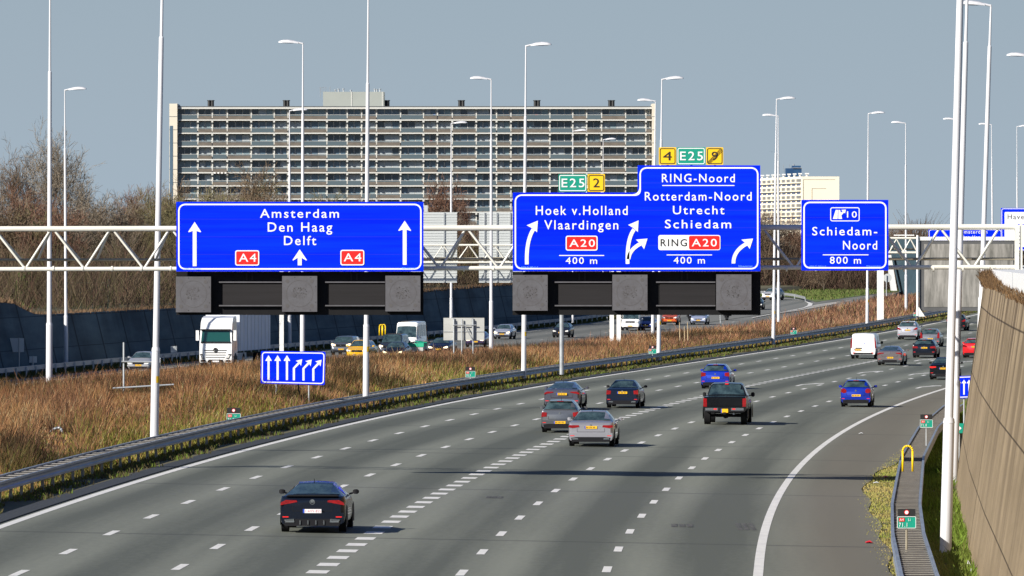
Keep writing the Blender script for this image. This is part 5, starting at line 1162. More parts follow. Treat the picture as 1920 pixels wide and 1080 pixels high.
    pr([(-.88 * w2, .42), (.88 * w2, .42), (.90 * w2, .54), (-.90 * w2, .54)], 'bumper_bar', pm, -.035, .4, mir=False)
    MB().tube((0, yy(L - .005), hs_ - .09), (0, yy(L + .01), hs_ - .09), .06, .06, 12).build('emblem', M['chrome'], t)
    if front: plate_(-.05, .50)
    if extra and 'fn' in extra: extra['fn'](t, yy, L, w2, pm, st, wrf)
    if scale != 1: t.scale = (scale,) * 3
    return t
def coupe_extra(t, yy, L, w2, pm, st, wrf):
    MB().prism([(-w2 * .80, 1.035), (w2 * .80, 1.035), (w2 * .74, 1.075), (-w2 * .74, 1.075)], yy(-.02), yy(.20)).build('boot_spoiler', M['plastic'], t)
    b = MB()
    for k in range(12):
        a0, a1 = k * math.pi / 6, (k + .9) * math.pi / 6
        b.add([(math.cos(a) * r, yy(-.016), .875 + math.sin(a) * r) for a, r in ((a0, .075), (a1, .075), (a1, .058), (a0, .058))], [(0, 1, 2, 3)])
    for k in range(3):
        a = math.pi / 2 + k * 2 * math.pi / 3; n_ = (math.cos(a + math.pi / 2) * .012, math.sin(a + math.pi / 2) * .012)
        b.add([(n_[0], yy(-.017), .875 + n_[1]), (-n_[0], yy(-.017), .875 - n_[1]), (math.cos(a) * .06, yy(-.017), .875 + math.sin(a) * .06)], [(0, 1, 2)])
    b.build('star_emblem', M['chrome'], t)
    b = MB()
    for k in range(4): x = -.34 + k * .225; b.box(x - .012, x + .012, yy(-.12), yy(-.086), .24, .36)
    b.build('diffuser_fin', M['chrome'], t)
    for sg in (1, -1): MB().ring([(sg * x, z) for x, z in ((.50, .31), (.74, .31), (.79, .38), (.52, .40))], [(sg * x, z) for x, z in ((.53, .33), (.72, .33), (.75, .37), (.54, .38))], yy(-.11), yy(-.087)).build('exhaust_frame', M['chrome'], t)
D = (.008, .012, .02); SIL = (.50, .50, .52)
car('parked_car' if 0 else 'car', 'black fastback car nearest the camera, with red and white Belgian plate', 589, 998, 'coupe', (.006, .010, .022), plate='be', extra={'pz': .62, 'fn': coupe_extra}, tl='coupe')
car('car', 'bright silver saloon at the tail of the group of three at the centre', 1110, 837, 'sedan', (.43, .42, .45), metal=.6, extra={'pz': .80}, W_=1.9, H_=1.48)
car('car', 'plain grey hatchback directly behind the silver saloon on its left', 1052, 811, 'hatch', (.12, .125, .135), metal=.5, tl='square', W_=1.70, extra={'pz': .46})
car('car', 'mauve grey coupe ahead of the plain grey hatchback in the centre group', 1056, 768, 'coupe', (.10, .10, .13), metal=.5, tl='coupe', extra={'pz': .80})
car('car', 'dark blue saloon with upright red lamps and roof aerial, right of the mauve coupe', 1169, 765, 'sedan', (.010, .018, .045), W_=1.72, tl='square', extra={'pz': .80})
car('car', 'bright blue hatchback with black lower bumper just ahead of the black pickup', 1343, 729, 'hatch', (.002, .028, .40), tl='hatch', H_=1.50)
car('pickup_truck', 'large black pickup truck with fat tyres and yellow square plate', 1361, 796, 'pickup', (.006, .007, .009), cat='pickup truck')
car('car', 'tiny royal blue hatchback alone in the right hand lane near the curved line', 1606, 763, 'hatch', (.002, .024, .36), tl='round', W_=1.64, H_=1.48, extra={'pz': .62})
car('van', 'white panel van seen from behind with tall red lamps', 1620.5, 673, 'van', (.80, .79, .78), metal=.0, cat='van', extra={'pz': .70})
car('car', 'taupe fastback coupe beside the white panel van', 1670, 685, 'coupe', (.20, .17, .17), metal=.5, tl='coupe', extra={'pz': .56})
car('car', 'silver crossover car next to the left edge line, right of the panel van', 1703, 637, 'suv', (.50, .50, .54), metal=.5)
car('car', 'mid grey small hatchback with tall red lamps right of the silver crossover', 1745, 650, 'hatch', (.19, .195, .21), metal=.5, tl='tall', H_=1.53, W_=1.70)
car('car', 'black estate car in front of the grey small hatchback', 1734, 671, 'wagon', (.008, .012, .025), tl='wagon')
car('car', 'black saloon half hidden by the two big right masts', 1770, 712, 'sedan', (.006, .008, .012), tl='lit', extra={'pz': .74})
car('car', 'bright red hatchback half hidden behind the tan concrete wall', 1828, 671, 'suv', (.62, .008, .012), H_=1.55, metal=.1)
car('car', 'dark crossover car farthest away, just below the stained display board', 1794, 620, 'suv', (.012, .014, .018), H_=1.60)
# oncoming
car('car', 'silver hatchback on the oncoming side partly behind the thick left mast', 263, 698, 'hatch', (.55, .55, .57), front=True, metal=.5)
car('car', 'dark car with bright grille left of the yellow car', 642, 666, 'mpv', (.10, .11, .13), front=True, lit=True, H_=1.6, W_=1.8)
car('car', 'yellow crossover car behind the white mast right of the lane arrow sign', 672, 677, 'suv', (.78, .42, .0), front=True, metal=0)
car('car', 'dark people carrier behind the small black car, in front of the white minibus', 733, 669, 'mpv', (.03, .035, .045), front=True, lit=True)
car('car', 'small black car with two lit headlamps in front of the dark people carrier', 739, 676, 'hatch', (.01, .012, .02), front=True, lit=True)
car('minibus', 'tall white minibus with side windows on the oncoming side', 762, 661, 'bus', (.80, .79, .77), front=True, metal=0, cat='minibus')
car('car', 'dark blue car immediately left of the pale grey panel', 824, 666, 'sedan', (.012, .02, .05), front=True, lit=True)
car('car', 'dark violet car mostly hidden behind the pale grey panel', 893, 651, 'sedan', (.05, .03, .10), front=True, lit=True)
car('car', 'silver blue hatchback on the open oncoming road right of the mast beside the grey panel', 943, 636, 'hatch', (.45, .47, .55), front=True, metal=.4, lit=True)
car('car', 'black hatchback behind the galvanised steel post', 1053, 633, 'hatch', (.02, .022, .03), front=True)
car('van', 'white oncoming van with black grille below the stepped sign', 1183, 620, 'bus', (.80, .79, .78), front=True, metal=0, cat='van', H_=2.45)
car('car', 'violet blue small car beside the white oncoming van', 1212, 619.5, 'hatch', (.06, .09, .35), front=True)
car('car', 'orange red crossover with dark roof below the stepped sign', 1256, 609.5, 'suv', (.62, .10, .012), front=True, metal=.2)
car('car', 'pale silver blue car beneath the right part of the signal board', 1310, 609, 'sedan', (.45, .50, .66), front=True, metal=.4)
car('car', 'silver crossover car coming round the curved ramp', 1443, 563, 'suv', (.60, .60, .60), front=True, metal=.3, yaw=-.25)
car('car', 'dark car on the ramp of which only a sliver shows right of the signal board', 1418, 581, 'hatch', (.02, .022, .03), front=True)

# trailer with green tarpaulin
X, Y, z = at(783, 668); t = thing('trailer', 'small box trailer with a green tarpaulin beside the white minibus', 'trailer', (X, Y, z), math.pi - .12)
MB().box(-.62, .62, -1.2, 1.2, .45, 1.05).build('box', M['pale'], t); b = MB(); vs_ = []
for i in range(7):
    for j in range(5): vs_.append((-.68 + 1.36 * j / 4, -1.25 + 2.5 * i / 6, 1.10 + .12 * math.sin(i * 1.7 + j) * .5 + .12 * (1 - abs(j - 2) / 2)))
b.add(vs_, [(i * 5 + j, i * 5 + j + 1, i * 5 + j + 6, i * 5 + j + 5) for i in range(6) for j in range(4)])
b.box(-.68, .68, 1.22, 1.26, .80, 1.1); b.box(-.66, -.63, -1.2, 1.2, .85, 1.12); b.box(.63, .66, -1.2, 1.2, .85, 1.12)
b.build('tarpaulin', mat('green_tarp', (.01, .36, .20), .6), t)
for sg in (1, -1): MB().tube((sg * .64, 0, .3), (sg * .82, 0, .3), .3, None, 14).build('wheel', M['tyre'], t)
MB().tube((0, 1.2, .5), (0, 2.3, .45), .04, None, 6).build('drawbar', M['galv'], t)

# motorcycles with riders
def moto(label, plabel, px, py, lit):
    X, Y, z = at(px, py); a_ = math.pi - .15; t = thing('motorcycle', label, 'motorcycle', (X, Y, z), a_)
    for yw in (-.72, .72):
        w_ = MB().tube((-.07, yw, .32), (.07, yw, .32), .32, None, 16).build('wheel', M['tyre'], t, smooth=True, angle=40); MB().tube((-.075, yw, .32), (.075, yw, .32), .19, None, 12).build('rim', M['rim'], w_)
    MB().add
    b = MB(); prof = [(-.85, .78, .95, .10), (-.4, .55, .88, .16), (.1, .45, 1.0, .20), (.45, .55, 1.02, .18), (.72, .75, 1.12, .22), (.86, .82, .98, .12)]
    vs_ = []
    for y, z0, z1, w in prof: vs_ += [(-w, y, z0), (-w * .8, y, z1), (w * .8, y, z1), (w, y, z0)]
    b.add(vs_, [(i * 4 + j, i * 4 + (j + 1) % 4, i * 4 + 4 + (j + 1) % 4, i * 4 + 4 + j) for i in range(5) for j in range(4)] + [(0, 1, 2, 3), (23, 22, 21, 20)]); b.build('fairing', M['black'], t, smooth=True, angle=50)
    MB().tube((-.09, .87, .93), (-.09, .90, .93), .06, None, 10).tube((.09, .87, .93), (.09, .90, .93), .06, None, 10).build('headlight', M['headlit'] if lit else M['head'], t)
    MB().tube((-.36, .45, 1.1), (.36, .45, 1.1), .02, None, 6).build('handlebar', M['plastic'], t)
    for sg in (1, -1): MB().box(sg * .22, sg * .46, -.85, -.35, .5, .82).build('pannier', M['plastic'], t); MB().box(sg * .36, sg * .48, .47, .52, 1.15, 1.24).build('mirror', M['chrome'], t)
    # rider: one skinned body
    me = bpy.data.meshes.new('person'); J = [(0, -.15, .88), (0, -.10, 1.15), (0, .0, 1.42), (0, .03, 1.52), (0, .05, 1.62), (0, .06, 1.74), (-.20, -.0, 1.38), (-.33, .18, 1.18), (-.33, .42, 1.12), (.20, 0, 1.38), (.33, .18, 1.18), (.33, .42, 1.12), (-.12, -.12, .88), (-.24, .28, .80), (-.22, .12, .38), (-.22, .27, .32), (.12, -.12, .88), (.24, .28, .80), (.22, .12, .38), (.22, .27, .32)]
    E = [(0, 1), (1, 2), (2, 3), (3, 4), (4, 5), (2, 6), (6, 7), (7, 8), (2, 9), (9, 10), (10, 11), (0, 12), (12, 13), (13, 14), (14, 15), (0, 16), (16, 17), (17, 18), (18, 19)]
    Rr = [.17, .19, .18, .07, .13, .12, .08, .06, .05, .08, .06, .05, .11, .08, .06, .06, .11, .08, .06, .06]
    me.from_pydata(J, E, []); o = bpy.data.objects.new('person', me); sc.collection.objects.link(o)
    m_ = o.modifiers.new('s', 'SKIN'); 
    for i, r in enumerate(Rr): me.skin_vertices[0].data[i].radius = (r, r)
    me.skin_vertices[0].data[0].use_root = True; o.modifiers.new('u', 'SUBSURF').levels = 1
    o.modifiers['u'].render_levels = 1
    me.materials.append(mat('rider_black', (.02, .022, .03), .7)); o.location = (X, Y, z); o.rotation_euler = (0, 0, a_); tag(o, plabel, 'person')
    hm = MB(); vs_ = []
    for i in range(7):
        for j in range(12):
            ph_ = -math.pi / 2 + math.pi * i / 6; th_ = 2 * math.pi * j / 12; vs_.append((math.cos(ph_) * math.cos(th_) * .145, .06 + math.cos(ph_) * math.sin(th_) * .17, 1.70 + math.sin(ph_) * .165))
    hm.add(vs_, [(i * 12 + j, i * 12 + (j + 1) % 12, i * 12 + 12 + (j + 1) % 12, i * 12 + 12 + j) for i in range(6) for j in range(12)]); hm.build('helmet', M['black'], o, smooth=True)
moto('dark motorcycle under the right end of the signal board', 'motorcyclist in dark clothing riding under the right end of the signal board', 1363, 600.5, False)
moto('dark motorcycle with lit lamps just left of the pale silver blue car', 'motorcyclist in dark clothing just left of the pale silver blue car', 1294, 602, True)

# ---------------------------------------------------------------- lorry
X, Y, z = at(404.5, 690.5); t = thing('lorry', 'white articulated lorry with a long grey curtain sided trailer on the oncoming side', 'lorry', (X, Y, z), math.pi - .135)
WH = paint('lorry_white', (.80, .79, .78), 0, .3); w = 1.25
b = MB(); prof = [(0, .35, 2.3, .98), (0, 1.55, 2.3, 1.0)]
# cab: front at y = 0, back at y = -2.3 ; side profile polygon extruded across with a narrower roof
sp = [(0.05, .42), (.10, .75), (.08, 1.35), (.02, 1.95), (-.12, 2.75), (-.35, 3.35), (-.75, 3.72), (-1.5, 3.85), (-2.25, 3.85), (-2.25, .9), (-.5, .9), (-.5, .42)]
def wid(zz): return w if zz < 2.0 else w - (zz - 2.0) * .05
b.v = [(-wid(zz) * (.97 if y > -.2 else 1), y, zz) for y, zz in sp] + [(wid(zz) * (.97 if y > -.2 else 1), y, zz) for y, zz in sp]; n_ = len(sp)
b.f = [tuple(range(n_)), tuple(range(2 * n_ - 1, n_ - 1, -1))] + [(i, i + n_, (i + 1) % n_ + n_, (i + 1) % n_) for i in range(n_)]; b.m = [0] * len(b.f)
cab = b.build('cab', WH, t)
def fr(poly, y0, y1, nm, mt, mir=False):
    for sg in ((1, -1) if mir else (1,)): MB().prism([(x * sg, z_) for x, z_ in poly], y0, y1).build(nm, mt, t)
b = MB(); b.add([(-1.10, .035, 1.98), (1.10, .035, 1.98), (1.04, -.10, 2.78), (-1.04, -.10, 2.78)], [(0, 1, 2, 3)]); b.build('windscreen', mat('lorry_glass', (.008, .06, .05), .08, 0, .4), t)
MB().box(-1.12, 1.12, .03, .12, 1.88, 1.97).build('wiper_panel', M['plastic'], t); MB().box(-1.12, 1.12, -.12, .12, 2.80, 2.90).build('sun_visor', M['plastic'], t)
for k in range(4): fr([(-.85 + k * .04, 1.30 - k * .17), (.85 - k * .04, 1.30 - k * .17), (.83 - k * .04, 1.35 - k * .17), (-.83 + k * .04, 1.35 - k * .17)], .085, .115, 'grille_slot', M['plastic'])
MB().tube((0, .09, 1.36), (0, .13, 1.36), .17, None, 20).build('badge_disc', M['black'], t)
b = MB()
for k in range(3):
    a = math.pi / 2 + k * 2 * math.pi / 3; n2 = (math.cos(a + math.pi / 2) * .025, math.sin(a + math.pi / 2) * .025); b.add([(n2[0], .135, 1.36 + n2[1]), (-n2[0], .135, 1.36 - n2[1]), (math.cos(a) * .14, .135, 1.36 + math.sin(a) * .14)], [(0, 1, 2)])
b.build('star_badge', M['chrome'], t)
fr([(.80, .72), (1.02, .72), (1.18, 1.06), (.98, 1.06)], .09, .13, 'headlight', M['plastic'], True); fr([(.86, .78), (1.0, .78), (1.08, .98), (.96, .98)], .131, .14, 'lamp_lens', M['head'], True)
fr([(.72, .50), (1.12, .50), (1.08, .62), (.78, .62)], .09, .13, 'fog_lamp', M['plastic'], True); fr([(-.62, .44), (.62, .44), (.52, .64), (-.52, .64)], .09, .12, 'lower_grille', M['plastic'])
fr([(-.27, .46), (.27, .46), (.27, .57), (-.27, .57)], .125, .135, 'number_plate', M['platewhite'])
for sg in (1, -1):
    MB().box(sg * 1.30, sg * 1.52, -.30, -.12, 2.05, 2.80).build('mirror', WH, t); MB().tube((sg * 1.2, -.2, 2.75), (sg * 1.34, -.2, 2.75), .03, None, 6).build('mirror_arm', M['plastic'], t)
    b = MB(); x_ = sg * (w + .004); b.add([(x_, -.25, 2.0), (x_, -1.15, 2.0), (x_ - sg * .03, -1.15, 2.72), (x_ - sg * .03, -.40, 2.72)], [(0, 1, 2, 3)]); b.build('side_window', M['glass'], t)
    b = MB(); q = [(math.cos(a) * .60, .52 + math.sin(a) * .60) for a in np.linspace(-.1, math.pi + .1, 14)]; b.add([(x_ + sg * .002, -1.3 + a, c) for a, c in q], [tuple(range(14))]); b.build('wheel_arch', M['plastic'], t)
    b = MB()
    for k in range(6):  # dark swirl on the door
        y_ = -1.1 - k * .12; zz = 1.3 + k * .16; b.add([(x_ + sg * .004, y_, zz), (x_ + sg * .004, y_ - .10, zz + .05), (x_ + sg * .004, y_ - .13, zz + .35), (x_ + sg * .004, y_ - .08, zz + .2)], [(0, 1, 2, 3)])
    b.build('door_graphic', M['plastic'], t)
for yw, n_ in ((-1.3, 1), (-5.0, 1), (-11.0, 1), (-12.3, 1), (-13.6, 1)):
    for sg in (1, -1):
        wh = MB().tube((sg * .95, yw, .52), (sg * 1.23, yw, .52), .52, None, 20).build('wheel', M['tyre'], t, smooth=True, angle=40); MB().tube((sg * 1.225, yw, .52), (sg * 1.24, yw, .52), .28, None, 12).build('rim', M['rim'], wh)
MB().box(-.45, .45, -14.6, -2.0, .75, 1.0).build('chassis', M['plastic'], t)
MB().box(-1.28, 1.28, -16.4, -2.9, 1.25, 4.0).build('trailer_box', mat('curtain_grey', (.74, .75, .78), .55, noise=((.2, 1.2, .5), .7, (.52, .58, .68))), t)
MB().box(-1.20, 1.20, -6.3, -2.45, .55, 1.1).build('tank', M['pale'], t)
b = MB()
for sg in (1, -1):
    for k in range(9): y_ = -3.2 - k * 1.55; b.box(sg * 1.281, sg * 1.295, y_ - .03, y_ + .03, 1.2, 3.95)
b.build('curtain_strap', M['pale'], t)

# ---------------------------------------------------------------- apartment block
YB = 1450.0; uB = YB / F
def bx(px): return P(px, 0, YB)[0]
def bz(py): return P(0, py, YB)[2]
ang = R(3.0)
bl = thing('apartment_block', 'very long grey apartment block with white balcony edges behind the trees', 'building')
M['bconc'] = mat('balcony_white', (.56, .56, .53), .8, noise=((.3, .3, 2), .5, (.58, .54, .46)))
M['bbrick'] = mat('parapet_brown', (.16, .135, .11), .9, noise=((.8, .8, 2), .8, (.10, .085, .07)))
M['bend'] = mat('end_wall_cream', (.66, .60, .49), .85, noise=((.2, .2, .6), .4, (.56, .50, .40)))
M['bgrey'] = mat('roof_house_grey', (.33, .35, .32), .8, noise=((.3, .3, .3), .4, (.28, .30, .28)))
M['bdark'] = mat('block_recess', (.10, .105, .11), .8)
M['pane0'] = mat('pane_dark', (.028, .045, .065), .10, 0, .3); M['pane1'] = mat('pane_blue', (.085, .135, .185), .12, 0, .3)
M['pane2'] = mat('pane_curtain', (.36, .40, .42), .4, 0, .3); M['pane3'] = mat('pane_teal', (.17, .24, .27), .15, 0, .3)
M['rgl'] = mat('balcony_glass', (.09, .12, .135), .15, 0, .3)
xl, xr = bx(333), bx(1222); z_top = bz(201.8); fh = 24.7 * uB; nf = 9; z_bot = z_top - nf * fh - 4
MB().box(xl, xr, YB + 1.6, YB + 11, z_bot, z_top - .281).build('wall', M['bdark'], bl)
MB().box(xl, xr, YB - .1, YB + 11.1, z_top - .28, z_top + .12).build('roof', M['bconc'], bl)
MB().box(xl - .01, xr + .01, YB - .15, YB + 11.15, z_top + .121, z_top + .30).build('roof_edge', M['bdark'], bl)
for (a, c, zt) in ((bx(318), xl - .02, bz(194.5)), (xr + .02, bx(1229.5), bz(194.5))):
    b = MB(); b.box(a, c, YB - .9, YB + 12, z_bot, zt); e = b.build('end_wall', M['bend'], bl)
    k = 0; z = zt - fh
    while z > z_bot: MB().box(a - .01, c + .01, YB - .93, YB - .901, z, z + .10).build('panel_joint', M['bdark'], e); z -= fh
b = MB(); b.box(bx(318.8), bx(324.5), YB - .96, YB - .905, z_bot, bz(236)); b.build('stair_glazing', M['pane1'], bl)
for f in range(nf):
    zf = z_top - (f + 1) * fh              # floor slab level of this storey
    MB().box(xl, xr, YB - .1, YB + 1.6, zf + .02, zf + .28).build('balcony_slab', M['bconc'], bl)
pat = [38, 27, 28, 45, 43, 26, 28, 45]; px = 333.; bays = []; k = 0
while px < 1221:
    w_ = min(pat[k % 8], 1221 - px); bays.append((px, px + w_, k)); px += w_; k += 1
wr_ = random.Random(5); cnt = 0; rest = {i: MB() for i in ('f', 0, 1, 2, 3)}; parap = MB(); rails = MB(); bars = MB(); cols = {}; clutter = MB()
M['clut'] = [mat('clutter_dark', (.05, .05, .06), .9), mat('clutter_red', (.35, .03, .03), .9), mat('clutter_white', (.55, .55, .55), .9), mat('clutter_sand', (.35, .25, .12), .9), mat('clutter_blue', (.04, .12, .35), .9)]
for f in range(nf):
    zf = z_top - (f + 1) * fh + .28
    for (a, c, k) in bays:
        xa, xc = bx(a), bx(c); glassy = (k % 8) in (0, 4) or wr_.random() < .15
        # dividing column / fin
        cols.setdefault(k, MB()).box(xa - .13, xa + .13, YB + .9, YB + 1.58, zf, zf + fh - .285, 0)
        cols[k].box(xa - .20, xa + .20, YB - .05, YB + .4, zf + fh - .285 - .34, zf + fh - .285, 0)
        # brick dado below the windows and window band
        parap.box(xa + .14, xc - .14, YB + 1.35, YB + 1.59, zf, zf + .62, 0)
        wz0, wz1 = zf + .66, zf + fh - .42
        n_ = 2 if (c - a) < 30 else 3
        fr_ = MB(); fr_.box(xa + .15, xc - .15, YB + 1.50, YB + 1.585, wz0, wz1)
        pan = {}
        cur = wr_.choices([0, 1, 2, 3], [4, 4, 3, 3])[0]
        for q in range(n_):
            x0 = xa + .20 + (xc - xa - .4) * q / n_; x1 = xa + .20 + (xc - xa - .4) * (q + 1) / n_ - .20; m_ = cur if wr_.random() < .65 else wr_.choice([0, 1, 2, 3])
            door = (k % 3 == 1 and q == n_ - 1); pan.setdefault(m_, MB()).box(x0, x1, YB + 1.44, YB + 1.499, (zf + .1) if door else wz0 + .07, wz1 - .07)
        if cnt < 100:
            wo = fr_.build('window', M['bconc'], bl)
            for m_, pb in pan.items(): pb.build('pane', M['pane%d' % m_], wo)
        else:
            rest['f'].v, rest['f'].f, rest['f'].m = rest['f'].v, rest['f'].f, rest['f'].m; rest['f'].add(fr_.v, fr_.f)
            for m_, pb in pan.items(): rest[m_].add(pb.v, pb.f)
        cnt += 1
        # balustrade: glazed bays alternate with brick bays
        if k % 4 == 0 or (k * 7 + f * 3) % 11 < 2: rails.box(xa + .1, xc - .1, YB - .04, YB - .01, zf + .05, zf + .95)
        else: rails.box(xa + .1, xc - .1, YB - .04, YB - .01, zf + .77, zf + .95); parap.box(xa + .1, xc - .1, YB - .05, YB + .02, zf, zf + .75)
        bars.box(xa, xc, YB - .08, YB - .045, zf + .97, zf + 1.03)

        # things people keep on their balconies, small and mixed
        for _ in range(wr_.choice([0, 1, 2, 3, 4])):
            x = wr_.uniform(xa + .4, xc - .6); w2_ = wr_.uniform(.15, .6); h2 = wr_.uniform(.3, 1.15); clutter.add(*[(lambda m: (m.v, m.f))(MB().box(x, x + w2_, YB + .25, YB + .6, zf, zf + h2))][0], mi=wr_.choices([0, 1, 2, 3, 4], [8, 1, 2, 1.5, 1])[0])
o = rest['f'].build('window', M['bconc'], bl); o['kind'] = 'stuff'
for m_ in range(4): q = rest[m_].build('pane', M['pane%d' % m_], o)
parap.build('parapet', M['bbrick'], bl); rails.build('balustrade', M['rgl'], bl); bars.build('handrail', M['bconc'], bl); [q.build('column', M['bconc'], bl) for q in cols.values()]
o = clutter.build('balcony_belongings', M['clut'], bl); o['kind'] = 'stuff'
for (px0, px1, f) in ((401, 428, 5), (546, 570, 8), (572, 615, 8)):
    zf = z_top - f * fh + fh * .22; b = MB(); n_ = 8
    for i in range(n_): xx = bx(px0 + (px1 - px0) * i / n_); xx2 = bx(px0 + (px1 - px0) * (i + 1) / n_); b.add([(xx, YB + .9, zf), (xx2, YB + .9, zf), (xx2, YB - .3, zf - .45), (xx, YB - .3, zf - .45), (xx, YB - .3, zf - .65), (xx2, YB - .3, zf - .65)], [(3, 2, 1, 0), (4, 5, 2, 3)], i % 2)
    b.build('awning', [M['white'], M['bbrick']], bl)
b = MB().box(bx(605), bx(720), YB + 3, YB + 9.5, z_top + .301, bz(171.5)); b.build('roof_house', M['bgrey'], bl)
b = MB().box(bx(658), bx(659.5), YB + 2.93, YB + 2.999, z_top + .301, bz(171.5)); b.box(bx(716), bx(717.5), YB + 2.93, YB + 2.999, z_top + .301, bz(171.5)); b.build('roof_house_joint', M['bconc'], bl)
for px in (394, 536, 724, 865, 1007, 1147):
    b = MB()
    for d in (-3.2, 2.8): b.tube((bx(px + d), YB + 4, z_top), (bx(px + d), YB + 4, bz(188)), .34, .34, 8); b.tube((bx(px + d), YB + 4, bz(188.5)), (bx(px + d), YB + 4, bz(187)), .45, .45, 8)
    b.box(bx(px - 3), bx(px + 3), YB + 3.9, YB + 4.1, bz(194.5), bz(193)); b.build('vent_pipe', M['black'], bl)
for px, h in ((628, 4), (634, 6), (643, 6.5), (657, 3), (702, 6), (706, 5), (712, 6)):
    MB().tube((bx(px), YB + 4, bz(172)), (bx(px), YB + 4, bz(171.5 - h * .8)), .14, None, 8).tube((bx(px), YB + 4, bz(171.5 - h * .8)), (bx(px), YB + 4, bz(170.5 - h * .8)), .28, None, 8).build('roof_vent', M['galv'], bl)
b = MB(); b.tube((bx(600), YB + 3, bz(182)), (bx(600), YB + 3, bz(163)), .06, None, 6); b.tube((bx(618), YB + 3, bz(171)), (bx(618), YB + 3, bz(162)), .06, None, 6)
for z in (163, 166, 170): b.tube((bx(598), YB + 3, bz(z)), (bx(612), YB + 3, bz(z + .5)), .035, None, 5)
b.build('aerial', M['galv'], bl)
# ---- cream block to the right
Y4 = 1700.
cb = thing('apartment_block', 'cream apartment block with balconied side and blank end wall at the right', 'building')
x0, x1, x2 = P(1503, 0, Y4)[0], P(1573.5, 0, Y4)[0], P(1392, 0, Y4 + 60)[0]; zt4, zb4 = P(0, 331, Y4)[2], -2.
M['ccream'] = mat('cream_wall', (.80, .72, .56), .85, noise=((.1, .1, .1), .3, (.74, .66, .50)))
b = MB(); yb_ = Y4 + 60; b.add([(x0, Y4, zb4), (x1, Y4, zb4), (x1 - 1.2, yb_ + 10, zb4), (x2, yb_, zb4), (x0, Y4, zt4), (x1, Y4, zt4), (x1 - 1.2, yb_ + 10, zt4), (x2, yb_, zt4)], [(0, 1, 5, 4), (1, 2, 6, 5), (2, 3, 7, 6), (3, 0, 4, 7), (4, 5, 6, 7)]); b.build('wall', M['ccream'], cb)
def lp(f): return (x0 + (x2 - x0) * f, Y4 + (yb_ - Y4) * f)
nrm = Vector((x2 - x0, yb_ - Y4, 0)).normalized(); nn = Vector((nrm.y, -nrm.x, 0)); nn = nn if nn.y < 0 else -nn
fl = 15.6 * Y4 / F
def band(nm, mt, f0, f1, za, zb_, out, dd=.15, par=None):
    a = Vector((*lp(f0), 0)) + nn * out; c = Vector((*lp(f1), 0)) + nn * out; a2, c2 = a - nn * dd, c - nn * dd
    bb = MB(); bb.add([(a.x, a.y, za), (c.x, c.y, za), (c2.x, c2.y, za), (a2.x, a2.y, za), (a.x, a.y, zb_), (c.x, c.y, zb_), (c2.x, c2.y, zb_), (a2.x, a2.y, zb_)], [(0, 3, 2, 1), (4, 5, 6, 7), (0, 1, 5, 4), (1, 2, 6, 5), (2, 3, 7, 6), (3, 0, 4, 7)]); return bb.build(nm, mt, par or cb)
M['bshade'] = mat('loggia_grey', (.16, .16, .16), .8); M['bpane'] = mat('block_window', (.06, .07, .16), .2, 0, .3)
for f in range(6):
    z1 = zt4 - .5 - f * fl
    band('loggia', M['bshade'], .01, .99, z1 - .85, z1 - .1, .04, .03)
    band('balcony_rail', M['ccream'], .01, .99, z1 - 1.15, z1 - .86, .5, .5)
    for k in range(12): f0 = .02 + k * .081; band('window', M['bpane'], f0, f0 + .058, z1 - 1.85 + .1, z1 - 1.22, .03, .02)
    for k in range(12): f0 = .02 + k * .081; band('balcony_fin', M['ccream'], f0 + .062, f0 + .072, z1 - .86, z1 - .1, .30, .28)
for k in range(11):
    f0 = .02 + k * .09; a = Vector((*lp(f0), 0)); MB().tube((a.x, a.y + 2, zt4), (a.x, a.y + 2, zt4 + .55), .28, None, 8).box(a.x - .45, a.x + .45, a.y + 1.5, a.y + 2.5, zt4 + .56, zt4 + .9).build('roof_vent', M['capwhite'], cb)
for k, px in enumerate((1513,)): a = P(px, 0, Y4 + 2); MB().tube((a[0], Y4 + 2, zt4), (a[0], Y4 + 2, zt4 + .55), .28, None, 8).box(a[0] - .5, a[0] + .5, Y4 + 1.5, Y4 + 2.5, zt4 + .56, zt4 + .9).build('roof_vent', M['capwhite'], cb)
b = MB(); u4 = Y4 / F
def lin(pts4, th=.9):
    for (ax, ay), (cx, cy) in zip(pts4[:-1], pts4[1:]):
        if ax == cx: b.box(P(ax, 0, Y4)[0], P(ax + th, 0, Y4)[0], Y4 - .03, Y4 - .002, P(0, max(ay, cy), Y4)[2], P(0, min(ay, cy), Y4)[2])
        else: b.box(P(min(ax, cx), 0, Y4)[0], P(max(ax, cx), 0, Y4)[0], Y4 - .03, Y4 - .002, P(0, ay + th, Y4)[2], P(0, ay, Y4)[2])
lin([(1500 + 6.5, 336.3), (1566, 336.3)], .7); lin([(1506, 336.3), (1506, 420)]); lin([(1522, 353.3), (1549, 353.3)], .7); lin([(1522, 353.3), (1522, 420)])
b.build('wall_groove', M['bbrick'], cb)
tb = thing('office_tower', 'small dark blue glass tower top showing above the cream block', 'building'); Y5 = 2300.
M['tblue'] = mat('tower_blue', (.015, .05, .13), .3, 0, .3, noise=((.7, .1, .02), .6, (.03, .09, .19)))
def q5(px0, px1, py0, py1, y0, y1): return (P(px0, 0, Y5)[0], P(px1, 0, Y5)[0], Y5 + y0, Y5 + y1, P(0, py1, Y5)[2], P(0, py0, Y5)[2])
MB().box(*q5(1473, 1503, 315.5, 480, 0, 8)).build('tower_body', M['tblue'], tb); MB().box(*q5(1485.5, 1502, 310.5, 315.4, 2, 7)).build('roof_house', M['tblue'], tb); MB().box(*q5(1485.5, 1503, 314.3, 315.3, -.5, -.1)).build('rim', M['galv'], tb)
